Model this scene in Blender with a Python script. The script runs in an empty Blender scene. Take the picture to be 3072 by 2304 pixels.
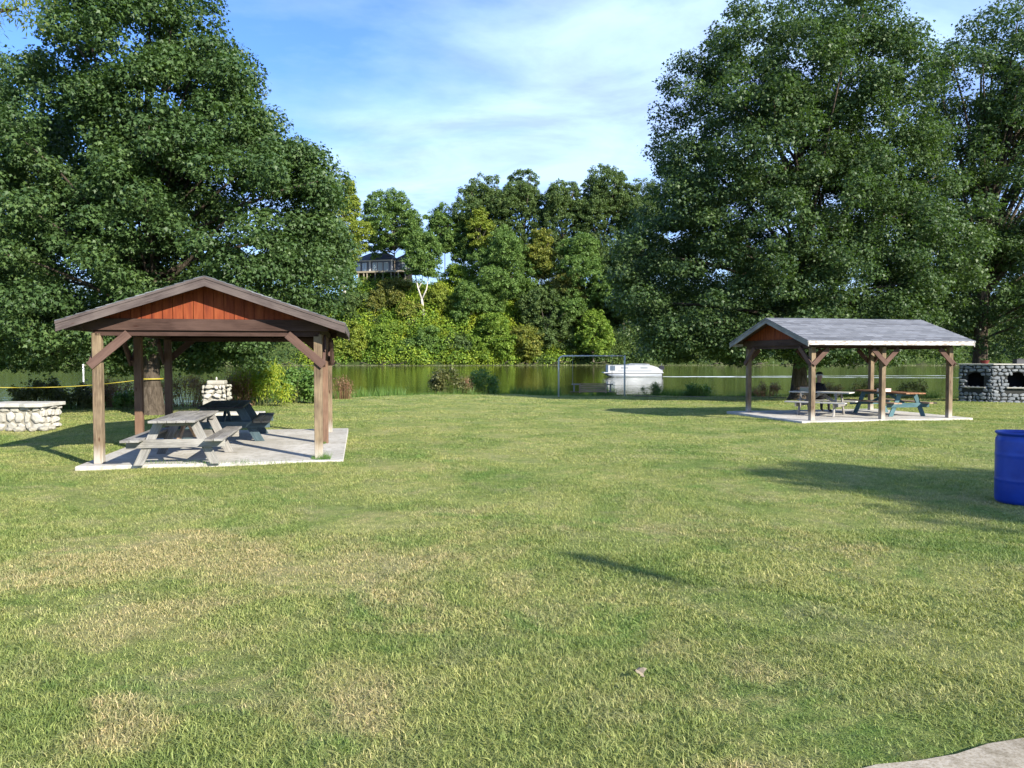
import bpy, bmesh, math, random
import numpy as np
from mathutils import Vector, Matrix, Euler
R = math.radians
S = bpy.context.scene
C = S.collection

# ------------------------------------------------------------------ camera
cam_d = bpy.data.cameras.new("camera"); cam = bpy.data.objects.new("camera", cam_d); C.objects.link(cam)
cam.location = (0, 0, 1.8); cam.rotation_euler = (R(90 - 2.01), 0, 0)
cam_d.sensor_width = 36; cam_d.lens = 27.05; cam_d.clip_start = 0.05; cam_d.clip_end = 6000
S.camera = cam
# ------------------------------------------------------------------ light
SUN_EL, SX, SY = 26.5, 0.70, -0.714          # towards the sun: behind the camera, to the right
S.view_settings.view_transform = 'Standard'; S.view_settings.look = 'None'
S.view_settings.gamma = 1; S.view_settings.use_curve_mapping = False
S.view_settings.exposure = 1.5
sd = bpy.data.lights.new("sun", 'SUN'); sd.energy = 4.0; sd.angle = R(0.6); sd.color = (1.0, 0.93, 0.80)
so = bpy.data.objects.new("sun", sd); C.objects.link(so)
v = Vector((SX * math.cos(R(SUN_EL)), SY * math.cos(R(SUN_EL)), math.sin(R(SUN_EL))))
so.rotation_euler = v.to_track_quat('Z', 'Y').to_euler()
W = bpy.data.worlds.new("World"); S.world = W; W.use_nodes = True
nt = W.node_tree; nt.nodes.clear()
def N(nt, t, **k):
    n = nt.nodes.new(t)
    for a, b in k.items():
        if a.startswith('i_'):
            a = a[2:]
            n.inputs[int(a) if a.isdigit() else a.replace('_', ' ')].default_value = b
        else: setattr(n, a, b)
    return n
sky = N(nt, 'ShaderNodeTexSky', sky_type='NISHITA', sun_disc=False, sun_elevation=R(SUN_EL),
        sun_rotation=math.atan2(SX, SY), altitude=200, air_density=1.1, dust_density=0.4, ozone_density=2.5)
tc = N(nt, 'ShaderNodeTexCoord')
sep = N(nt, 'ShaderNodeSeparateXYZ'); nt.links.new(tc.outputs['Generated'], sep.inputs[0])
zz = N(nt, 'ShaderNodeMath', operation='ADD', i_1=0.12); nt.links.new(sep.outputs[2], zz.inputs[0])
dx = N(nt, 'ShaderNodeMath', operation='DIVIDE'); nt.links.new(sep.outputs[0], dx.inputs[0]); nt.links.new(zz.outputs[0], dx.inputs[1])
dy = N(nt, 'ShaderNodeMath', operation='DIVIDE'); nt.links.new(sep.outputs[1], dy.inputs[0]); nt.links.new(zz.outputs[0], dy.inputs[1])
cmb = N(nt, 'ShaderNodeCombineXYZ'); nt.links.new(dx.outputs[0], cmb.inputs[0]); nt.links.new(dy.outputs[0], cmb.inputs[1])
mp = N(nt, 'ShaderNodeMapping'); mp.inputs['Location'].default_value = (3.1, 1.7, 0); mp.inputs['Rotation'].default_value = (0, 0, R(20)); mp.inputs['Scale'].default_value = (0.55, 0.75, 1)
nt.links.new(cmb.outputs[0], mp.inputs[0])
n1 = N(nt, 'ShaderNodeTexNoise', i_Scale=1.3, i_Detail=9, i_Roughness=0.55, i_Distortion=0.35); nt.links.new(mp.outputs[0], n1.inputs['Vector'])
r1 = N(nt, 'ShaderNodeValToRGB'); r1.color_ramp.elements[0].position = 0.40; r1.color_ramp.elements[1].position = 0.64
nt.links.new(n1.outputs[0], r1.inputs[0])
# more veil of cloud towards the right and the horizon
gx = N(nt, 'ShaderNodeMapRange'); gx.inputs[1].default_value = -0.45; gx.inputs[2].default_value = 0.35; gx.inputs[3].default_value = -0.12; gx.inputs[4].default_value = 0.30
nt.links.new(sep.outputs[0], gx.inputs[0])
gz = N(nt, 'ShaderNodeMapRange'); gz.inputs[1].default_value = 0.16; gz.inputs[2].default_value = 0.30; gz.inputs[3].default_value = 0.22; gz.inputs[4].default_value = 0.0
nt.links.new(sep.outputs[2], gz.inputs[0])
ad = N(nt, 'ShaderNodeMath', operation='ADD'); nt.links.new(gx.outputs[0], ad.inputs[0]); nt.links.new(gz.outputs[0], ad.inputs[1])
ad2 = N(nt, 'ShaderNodeMath', operation='ADD', use_clamp=True); nt.links.new(ad.outputs[0], ad2.inputs[0]); nt.links.new(r1.outputs[0], ad2.inputs[1])
ml = N(nt, 'ShaderNodeMath', operation='MULTIPLY', i_1=0.82); nt.links.new(ad2.outputs[0], ml.inputs[0])
hs = N(nt, 'ShaderNodeMix', data_type='RGBA', blend_type='MULTIPLY'); hs.inputs[0].default_value = 1; hs.inputs[7].default_value = (0.44, 0.61, 0.98, 1)
nt.links.new(sky.outputs[0], hs.inputs[6])
n2 = N(nt, 'ShaderNodeTexNoise', i_Scale=2.6, i_Detail=7, i_Roughness=0.6, i_Distortion=0.5); nt.links.new(mp.outputs[0], n2.inputs['Vector'])
r2 = N(nt, 'ShaderNodeValToRGB'); r2.color_ramp.elements[0].position = 0.40; r2.color_ramp.elements[1].position = 0.62
r2.color_ramp.elements[0].color = (2.1, 2.75, 4.7, 1); r2.color_ramp.elements[1].color = (3.0, 4.1, 5.6, 1); nt.links.new(n2.outputs[0], r2.inputs[0])
mx = N(nt, 'ShaderNodeMix', data_type='RGBA'); nt.links.new(r2.outputs[0], mx.inputs[7])
nt.links.new(ml.outputs[0], mx.inputs[0]); nt.links.new(hs.outputs[2], mx.inputs[6])
bg = N(nt, 'ShaderNodeBackground', i_Strength=0.11); nt.links.new(mx.outputs[2], bg.inputs[0])
ow = N(nt, 'ShaderNodeOutputWorld'); nt.links.new(bg.outputs[0], ow.inputs[0])

S.cycles.max_bounces = 6; S.cycles.diffuse_bounces = 3; S.cycles.transmission_bounces = 3; S.cycles.caustics_reflective = False; S.cycles.caustics_refractive = False
S.cycles.use_denoising = True

# ------------------------------------------------------------------ helpers
F = 2308.0
def X(px, d): return (px - 1536) / F * d            # measured from the photo: bearing -> metres
def Z(py, d): return 1.8 + (1071 - py) / F * d
def tag(o, label=None, cat=None, group=None, kind=None):
    if label: o['label'] = label
    if cat: o['category'] = cat
    if group: o['group'] = group
    if kind: o['kind'] = kind
    return o
def empty(name, loc=(0, 0, 0), rz=0, label=None, cat=None, group=None):
    o = bpy.data.objects.new(name, None); C.objects.link(o); o.empty_display_size = 0.1
    o.location = loc; o.rotation_euler = (0, 0, rz); return tag(o, label, cat, group)

class MB:
    """collects shapes, writes ONE mesh"""
    def __init__(s, seed=0): s.v = []; s.f = []; s.uv = []; s.r = random.Random(seed); s.rd = []
    def add(s, vs, fs, uvs=None):
        b = len(s.v); s.v += [tuple(p) for p in vs]; q = s.r.random()
        for i, f in enumerate(fs):
            s.f.append([b + k for k in f]); s.rd.append(q)
            s.uv.append(uvs[i] if uvs else [(vs[k][0] + vs[k][1], vs[k][2]) for k in f])
    def box(s, c, d, rot=None):
        """box; grain runs along its longest side"""
        h = [x / 2 for x in d]; P = [Vector((sx * h[0], sy * h[1], sz * h[2])) for sx in (-1, 1) for sy in (-1, 1) for sz in (-1, 1)]
        fs = [(0, 1, 3, 2), (4, 6, 7, 5), (0, 4, 5, 1), (2, 3, 7, 6), (0, 2, 6, 4), (1, 5, 7, 3)]
        L = max(range(3), key=lambda i: d[i]); o = [i for i in range(3) if i != L]; du, dv = s.r.random() * 9, s.r.random() * 9
        uv = [[(P[k][L] + du, P[k][o[0]] + P[k][o[1]] * 1.3 + dv) for k in f] for f in fs]
        M = rot if rot else Matrix.Identity(3)
        s.add([M @ p + Vector(c) for p in P], fs, uv)
    def beam(s, a, b, w, h, up=(0, 0, 1)):
        a = Vector(a); b = Vector(b); y = (b - a); L = y.length; y.normalize()
        x = y.cross(Vector(up)); x = x.normalized() if x.length > 1e-4 else Vector((1, 0, 0)); z = x.cross(y)
        s.box((a + b) / 2, (w, L, h), Matrix((x, y, z)).transposed())
    def tube(s, pts, rad, n=8, cap=True):
        pts = [Vector(p) for p in pts]; rad = rad if hasattr(rad, '__len__') else [rad] * len(pts); vs = []; fs = []
        px = None
        for i, p in enumerate(pts):
            t = (pts[min(i + 1, len(pts) - 1)] - pts[max(i - 1, 0)]).normalized()
            a = (px - t * px.dot(t)) if px is not None else t.orthogonal()
            a = a.normalized() if a.length > 1e-5 else t.orthogonal().normalized(); px = a; b = t.cross(a)
            for k in range(n): an = 2 * math.pi * k / n; vs.append(p + (a * math.cos(an) + b * math.sin(an)) * rad[i])
        uv = []
        for i in range(len(pts) - 1):
            for k in range(n):
                fs.append((i * n + k, i * n + (k + 1) % n, (i + 1) * n + (k + 1) % n, (i + 1) * n + k))
                uv.append([(i * .5, k * .1), (i * .5, k * .1 + .1), (i * .5 + .5, k * .1 + .1), (i * .5 + .5, k * .1)])
        if cap:
            fs.append(tuple(range(n))[::-1]); fs.append(tuple((len(pts) - 1) * n + k for k in range(n))); uv += [[(0, 0)] * n] * 2
        s.add(vs, fs, uv)
    def lathe(s, prof, n=32, c=(0, 0, 0)):
        vs = [(c[0] + r * math.cos(2 * math.pi * k / n), c[1] + r * math.sin(2 * math.pi * k / n), c[2] + z) for r, z in prof for k in range(n)]
        fs = [(i * n + k, i * n + (k + 1) % n, (i + 1) * n + (k + 1) % n, (i + 1) * n + k) for i in range(len(prof) - 1) for k in range(n)]
        s.add(vs, fs)
    def prism(s, poly, ext):
        """polygon (3-D points) extruded by vector ext"""
        n = len(poly); e = Vector(ext); A = [Vector(p) for p in poly]; B = [p + e for p in A]
        s.add(A + B, [tuple(range(n))[::-1], tuple(range(n, 2 * n))] + [(k, (k + 1) % n, n + (k + 1) % n, n + k) for k in range(n)])
    def build(s, name, m, parent=None, smooth=False, bevel=0, label=None):
        me = bpy.data.meshes.new(name); me.from_pydata(s.v, [], s.f)
        ul = me.uv_layers.new(name='UVMap'); fl = [c for u in s.uv for p in u for c in p]; ul.data.foreach_set('uv', fl)
        at = me.attributes.new('tint', 'FLOAT', 'FACE'); at.data.foreach_set('value', s.rd)
        bm = bmesh.new(); bm.from_mesh(me); bmesh.ops.recalc_face_normals(bm, faces=bm.faces); bm.to_mesh(me); bm.free()
        if smooth: me.polygons.foreach_set('use_smooth', [True] * len(me.polygons))
        me.materials.append(m); o = bpy.data.objects.new(name, me); C.objects.link(o); o.parent = parent
        if bevel:
            b = o.modifiers.new('bevel', 'BEVEL'); b.width = bevel; b.segments = 1; b.limit_method = 'ANGLE'
        if label: o['label'] = label
        return o

def np_mesh(name, m, verts, faces, tint=None, parent=None, smooth=False):
    """verts (N,3); faces = list of int arrays (M,k); tint per vertex"""
    me = bpy.data.meshes.new(name); me.vertices.add(len(verts)); me.vertices.foreach_set('co', np.asarray(verts, np.float32).ravel())
    tot = sum(f.size for f in faces); me.loops.add(tot); me.loops.foreach_set('vertex_index', np.concatenate([f.ravel() for f in faces]).astype(np.int32))
    st = []; off = 0
    for f in faces: st.append(off + np.arange(len(f)) * f.shape[1]); off += f.size
    st = np.concatenate(st).astype(np.int32); me.polygons.add(len(st)); me.polygons.foreach_set('loop_start', st)
    if tint is not None:
        a = me.attributes.new('tint', 'FLOAT', 'POINT'); a.data.foreach_set('value', np.asarray(tint, np.float32))
    me.update(calc_edges=True)
    if smooth: me.polygons.foreach_set('use_smooth', np.ones(len(me.polygons), bool))
    me.materials.append(m); o = bpy.data.objects.new(name, me); C.objects.link(o); o.parent = parent
    return o
def copy_tree(o, parent=None):
    c = o.copy(); C.objects.link(c); c.parent = parent
    for ch in list(o.children): copy_tree(ch, c)
    return c

# ------------------------------------------------------------------ materials
def mat(name, base=(.5, .5, .5), rough=.7, spec=.3, metal=0):
    m = bpy.data.materials.new(name); m.use_nodes = True; nt = m.node_tree; p = nt.nodes['Principled BSDF']
    p.inputs['Base Color'].default_value = (*base, 1); p.inputs['Roughness'].default_value = rough
    p.inputs['Specular IOR Level'].default_value = spec; p.inputs['Metallic'].default_value = metal
    return m, nt, p
def ramp(nt, src, stops, interp='LINEAR'):
    r = nt.nodes.new('ShaderNodeValToRGB'); e = r.color_ramp.elements; r.color_ramp.interpolation = interp
    while len(e) < len(stops): e.new(0.5)
    for k, (p, c) in enumerate(stops): e[k].position = p; e[k].color = (*c, 1) if len(c) == 3 else c
    nt.links.new(src, r.inputs[0]); return r.outputs[0]
def mixc(nt, fac, a, b, mode='MIX'):
    m = nt.nodes.new('ShaderNodeMix'); m.data_type = 'RGBA'; m.blend_type = mode
    for sl, x in ((0, fac), (6, a), (7, b)):
        if hasattr(x, 'is_output'): nt.links.new(x, m.inputs[sl])
        elif sl == 0: m.inputs[0].default_value = x
        else: m.inputs[sl].default_value = (*x, 1)
    return m.outputs[2]
def noise(nt, vec, scale, detail=4, rough=.55, dist=0, sc=None):
    if sc is not None:
        mp = nt.nodes.new('ShaderNodeMapping'); mp.inputs['Scale'].default_value = sc; nt.links.new(vec, mp.inputs[0]); vec = mp.outputs[0]
    n = nt.nodes.new('ShaderNodeTexNoise'); n.inputs['Scale'].default_value = scale; n.inputs['Detail'].default_value = detail
    n.inputs['Roughness'].default_value = rough; n.inputs['Distortion'].default_value = dist; nt.links.new(vec, n.inputs['Vector']); return n.outputs[0]
def bump(nt, p, h, dist=.01, st=1):
    b = nt.nodes.new('ShaderNodeBump'); b.inputs['Distance'].default_value = dist; b.inputs['Strength'].default_value = st
    nt.links.new(h, b.inputs['Height']); nt.links.new(b.outputs[0], p.inputs['Normal'])
def uvc(nt, k='UV'): return nt.nodes.new('ShaderNodeTexCoord').outputs[k]
def pos(nt): return nt.nodes.new('ShaderNodeNewGeometry').outputs['Position']
def attr(nt, n='tint'):
    a = nt.nodes.new('ShaderNodeAttribute'); a.attribute_name = n; return a.outputs['Fac']

def wood(name, dark, mid, light, rough=.8, knots=True, peel=None):
    m, nt, p = mat(name, rough=rough, spec=.2); u = uvc(nt)
    g = noise(nt, u, 5, 6, .6, .6, (.5, 9, 1)); g2 = noise(nt, u, 30, 3, .6, 0, (.12, 5, 1)); big = noise(nt, u, 1.6, 3, .6, 0, (1, 2, 1))
    c = ramp(nt, g, [(.3, dark), (.5, mid), (.72, light)])
    c = mixc(nt, ramp(nt, g2, [(.42, (1, 1, 1)), (.6, (0, 0, 0))]), c, dark)
    c = mixc(nt, ramp(nt, big, [(.35, (0, 0, 0)), (.7, (.7, .7, .7))]), c, light)
    c = mixc(nt, attr(nt), c, mixc(nt, 1, c, (.72, .70, .68), 'MULTIPLY'))
    if knots:
        vo = nt.nodes.new('ShaderNodeTexVoronoi'); vo.inputs['Scale'].default_value = 2.2; mp = nt.nodes.new('ShaderNodeMapping'); mp.inputs['Scale'].default_value = (.8, 2.4, 1)
        nt.links.new(u, mp.inputs[0]); nt.links.new(mp.outputs[0], vo.inputs['Vector'])
        c = mixc(nt, ramp(nt, vo.outputs['Distance'], [(.05, (1, 1, 1)), (.10, (0, 0, 0))]), c, (dark[0] * .9, dark[1] * .6, dark[2] * .5))
    if name == 'post_wood':
        so_ = nt.nodes.new('ShaderNodeSeparateXYZ'); nt.links.new(uvc(nt, 'Object'), so_.inputs[0]); bn = nt.nodes.new('ShaderNodeMath'); bn.operation = 'MULTIPLY_ADD'; nt.links.new(g, bn.inputs[0]); bn.inputs[1].default_value = .5; nt.links.new(so_.outputs[2], bn.inputs[2])
        c = mixc(nt, ramp(nt, bn.outputs[0], [(.30, (.75, .75, .75)), (.55, (0, 0, 0))]), c, (.42, .39, .34))
    if peel:
        pn = noise(nt, u, 6, 6, .65, .3, (1, 3, 1)); c = mixc(nt, ramp(nt, pn, [(peel[0], (0, 0, 0)), (peel[0] + .04, (1, 1, 1))]), c, peel[1])
    nt.links.new(c, p.inputs['Base Color']); bump(nt, p, g, .004, .7); return m

M = {}
M['post'] = wood('post_wood', (.065, .044, .030), (.175, .125, .080), (.34, .265, .17))
M['post_dark'] = wood('post_wood_stained', (.085, .05, .035), (.16, .095, .06), (.24, .15, .10))
M['rake'] = wood('rake_wood', (.055, .042, .040), (.105, .083, .080), (.17, .14, .13))
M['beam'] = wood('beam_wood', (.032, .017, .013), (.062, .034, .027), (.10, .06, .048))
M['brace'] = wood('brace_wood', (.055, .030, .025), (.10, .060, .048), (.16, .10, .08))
M['grey'] = wood('grey_wood', (.13, .125, .118), (.26, .25, .235), (.40, .39, .365))
M['pale'] = wood('pale_wood', (.34, .34, .32), (.52, .52, .50), (.66, .66, .62))
M['fresh'] = wood('tan_wood', (.26, .17, .11), (.42, .29, .20), (.52, .40, .30))
M['black'] = wood('black_wood', (.012, .013, .014), (.024, .026, .027), (.045, .047, .046), rough=.6, knots=False)
M['navy'] = wood('dark_teal_wood', (.03, .05, .062), (.05, .085, .10), (.085, .13, .145), rough=.6, knots=False)
M['teal'] = wood('teal_wood', (.03, .08, .095), (.06, .14, .165), (.14, .25, .28), rough=.6, knots=False)
M['orange'] = wood('orange_wood', (.16, .07, .035), (.30, .14, .07), (.42, .24, .14))
M['white_fascia'] = wood('peeling_white_wood', (.42, .41, .39), (.54, .53, .51), (.62, .61, .59), knots=False, peel=(.50, (.26, .22, .19)))
def red_siding():
    m, nt, p = mat('red_siding', rough=.75, spec=.2); u = uvc(nt, 'Object')
    n = noise(nt, u, 3, 5, .6, .3, (5, 1, .6)); c = ramp(nt, n, [(.3, (.12, .024, .010)), (.55, (.19, .042, .014)), (.75, (.25, .070, .024))])
    nt.links.new(c, p.inputs['Base Color']); bump(nt, p, n, .003, .5); return m
M['red'] = red_siding()
def shingle():
    m, nt, p = mat('shingles', rough=.85, spec=.25); u = uvc(nt)
    b = nt.nodes.new('ShaderNodeTexBrick'); b.inputs['Scale'].default_value = 1; b.inputs['Brick Width'].default_value = .30; b.inputs['Row Height'].default_value = .14
    b.inputs['Mortar Size'].default_value = .010; b.inputs['Mortar Smooth'].default_value = .4; b.inputs['Bias'].default_value = 0
    b.inputs['Color1'].default_value = (.05, .055, .068, 1); b.inputs['Color2'].default_value = (.19, .20, .225, 1); b.inputs['Mortar'].default_value = (.025, .025, .03, 1)
    nt.links.new(u, b.inputs['Vector']); n = noise(nt, u, 60, 3); n2 = noise(nt, u, 1.2, 4)
    c = mixc(nt, ramp(nt, n, [(.3, (0, 0, 0)), (.75, (.55, .55, .55))]), b.outputs['Color'], (.22, .23, .25))
    c = mixc(nt, ramp(nt, n2, [(.45, (0, 0, 0)), (.7, (.5, .5, .5))]), c, (.13, .14, .16))
    nt.links.new(c, p.inputs['Base Color']); bump(nt, p, b.outputs['Fac'], .01, -1); return m
M['shingle'] = shingle()
def concrete(name='concrete', tone=None):
    m, nt, p = mat(name, rough=.9, spec=.2); u = pos(nt)
    a = noise(nt, u, .9, 6, .6); b = noise(nt, u, 9, 5, .65); d = noise(nt, u, 120, 2)
    c = ramp(nt, a, [(.3, (.34, .32, .28)), (.5, (.45, .43, .385)), (.7, (.54, .52, .48))])
    c = mixc(nt, ramp(nt, b, [(.48, (0, 0, 0)), (.68, (.75, .75, .75))]), c, (.25, .23, .18)); c = mixc(nt, ramp(nt, d, [(.55, (0, 0, 0)), (.75, (.5, .5, .5))]), c, (.22, .21, .19))
    cr = nt.nodes.new('ShaderNodeTexVoronoi'); cr.feature = 'DISTANCE_TO_EDGE'; cr.inputs['Scale'].default_value = .33
    wn = noise(nt, u, 2, 5, .7); mxv = nt.nodes.new('ShaderNodeVectorMath'); mxv.operation = 'ADD'; nt.links.new(u, mxv.inputs[0]); nt.links.new(wn, mxv.inputs[1]); nt.links.new(mxv.outputs[0], cr.inputs['Vector'])
    c = mixc(nt, ramp(nt, cr.outputs['Distance'], [(.001, (.5, .5, .5)), (.004, (0, 0, 0))]), c, (.16, .15, .11))
    if tone: c = mixc(nt, 1, c, tone, 'MULTIPLY'); e = noise(nt, u, 55, 4, .8); c = mixc(nt, ramp(nt, e, [(.42, (0, 0, 0)), (.62, (.9, .9, .9))]), c, mixc(nt, 1, c, (.62, .58, .50), 'MULTIPLY'))
    nt.links.new(c, p.inputs['Base Color']); bump(nt, p, b, .006, .6); return m
M['concrete'] = concrete(); M['path'] = concrete('worn_path_concrete', (.80, .74, .64))
def stone(name, cols, sc=1.0):
    m, nt, p = mat(name, rough=.9, spec=.2); u = pos(nt)
    a = noise(nt, u, 6 * sc, 6, .65, .4); t = attr(nt)
    c = ramp(nt, t, [(0, cols[0]), (.5, cols[1]), (1, cols[2])]); c = mixc(nt, ramp(nt, a, [(.35, (0, 0, 0)), (.7, (.8, .8, .8))]), c, cols[3])
    nt.links.new(c, p.inputs['Base Color']); bump(nt, p, a, .02, .8); return m
M['stone_grey'] = stone('grey_stone', [(.15, .165, .18), (.20, .215, .23), (.27, .28, .285), (.12, .13, .14)])
M['stone_cream'] = stone('cream_stone', [(.30, .285, .245), (.40, .385, .335), (.50, .48, .43), (.24, .225, .18)])
M['mortar'] = stone('dark_mortar', [(.028, .03, .03)] * 3 + [(.045, .045, .04)])
M['mortar_cream'] = stone('pale_mortar', [(.26, .245, .20)] * 3 + [(.18, .17, .14)])
M['soot'] = mat('soot', (.012, .012, .013), .95, .1)[0]
def bark(name, a, b):
    m, nt, p = mat(name, rough=.95, spec=.1); u = uvc(nt, 'Object'); n = noise(nt, u, 6, 6, .7, .3, (2.2, 2.2, .35)); nt.links.new(ramp(nt, n, [(.35, a), (.7, b)]), p.inputs['Base Color'])
    bump(nt, p, n, .06, .9); return m
M['bark'] = bark('bark', (.035, .027, .02), (.12, .098, .075))
M['bark_pale'] = bark('pale_bark', (.42, .38, .33), (.68, .64, .58))
M['bark_far'] = bark('far_bark', (.06, .05, .04), (.18, .155, .12))
def leafm(name, cols, trans=.28, rough=.5, spec=.35, clump=None, cs=.25):
    """cols: ramp over the per-leaf random tint; clump: (colour, amount) blended by large world-space noise (different plants)"""
    m, nt, p = mat(name, rough=rough, spec=spec); t = attr(nt); k = len(cols)
    c = ramp(nt, t, [(i / (k - 1), q) for i, q in enumerate(cols)])
    if clump:
        n = noise(nt, pos(nt), cs, 3, .6); c = mixc(nt, ramp(nt, n, [(clump[1], (0, 0, 0)), (clump[1] + .12, (1, 1, 1))]), c, mixc(nt, t, clump[0], clump[2]))
    nt.links.new(c, p.inputs['Base Color'])
    tr = nt.nodes.new('ShaderNodeBsdfTranslucent'); tc = mixc(nt, 1, c, (1.5, 1.7, .6), 'MULTIPLY'); nt.links.new(tc, tr.inputs[0])
    ms = nt.nodes.new('ShaderNodeMixShader'); ms.inputs[0].default_value = trans; nt.links.new(p.outputs[0], ms.inputs[1]); nt.links.new(tr.outputs[0], ms.inputs[2])
    nt.links.new(ms.outputs[0], nt.nodes['Material Output'].inputs[0]); return m
M['maple'] = leafm('maple_leaves', [(.036, .070, .024), (.052, .096, .030), (.072, .124, .038), (.105, .160, .046)], rough=.5, spec=.32)
M['maple2'] = leafm('maple_leaves_right', [(.034, .064, .024), (.050, .088, .030), (.070, .116, .038), (.100, .150, .046)], rough=.5, spec=.3)
M['locust'] = leafm('locust_leaves', [(.08, .13, .03), (.13, .19, .04), (.24, .22, .04)], trans=.4)

# ------------------------------------------------------------------ terrain
def shore_far(x): return 236 + 5 * np.sin(x / 37.) + 3 * np.sin(x / 11.)
def bank(x):       # distance of the near lawn's edge
    return np.interp(x, [-60, -26, -17, -13, -9, -4, 0, 10, 18, 26, 60], [27, 28, 28.5, 30, 35, 43, 46.5, 46, 44, 41, 38])
def lawn_z(x, y):
    x = np.asarray(x, float); y = np.asarray(y, float)
    g = np.interp(y, [-50, 14, 22, 32, 44, 60], [0, 0, -.085, -.22, -.46, -.62])
    g = g * np.interp(x, [-20, -6, 2, 60], [.25, .4, 1, 1])
    return g + .018 * np.sin(x * .9 + 1) * np.cos(y * .7) + .010 * np.sin(x * 2.3 + y * 1.7)
def ground_z(x, y):
    b = bank(x); e = y - b
    near = lawn_z(x, np.minimum(y, b)) - np.interp(e, [-1.5, 0, 1.2, 4, 12], [0, .08, .35, 1.3, 2.6])
    sf = shore_far(x); t = y - sf
    H = np.interp(x, [-300, -110, -75, -50, 20, 60, 130, 300], [12, 12, 18, 27, 27, 24, 22, 22]) * (1 + .05 * np.sin(x / 9.))
    hill = -.9 + np.interp(t, [-6, -1, 0, 1, 6], [-2, -.3, .15, .8, 3]) + H * (1 - np.exp(-np.maximum(t - 4, 0) / 15.)) * (1 - .0) 
    return np.where(y > 140, hill, near)
def gpt(px, py):
    a = R(2.01) + math.atan((py - 1152) / F); d = 1.8 / math.tan(a); yc = d * math.cos(R(2.01)) + 1.8 * math.sin(R(2.01)); return (px - 1536) / F * yc, d
PATCH = [(*gpt(px, py), r_, s_) for px, py, r_, s_ in ((250, 1690, 1.3, .15), (450, 1650, 1.3, .15), (620, 1635, 1.1, .12), (730, 1700, .8, .20), (960, 1640, 1.1, .12), (1250, 1655, 1.1, .12), (60, 1750, .9, .12), (450, 1850, .7, .17), (570, 1820, .5, .14), (650, 1900, .7, .15),
    (230, 1920, .7, .18), (430, 2060, .55, .17), (400, 2150, .5, .17), (360, 2230, .5, .15), (960, 2060, .6, .15), (1050, 2180, .5, .10), (1800, 2120, .5, .12), (2260, 2050, .6, .11), (1900, 1760, .8, .10), (1550, 1750, .8, .12), (1480, 1540, 1.0, .12), (740, 2110, .4, .12), (1150, 1790, .7, .08))]
def lawn_mat():
    m, nt, p = mat('lawn', rough=.95, spec=.1); u = pos(nt); c = lawn_colour(nt, u)
    b = noise(nt, u, 60, 5, .7); c = mixc(nt, 1, c, ramp(nt, b, [(.3, (.62, .62, .58)), (.7, (1.0, 1.0, 1.0))]), 'MULTIPLY')
    nt.links.new(c, p.inputs['Base Color']); bump(nt, p, b, .03, 1); return m
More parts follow.
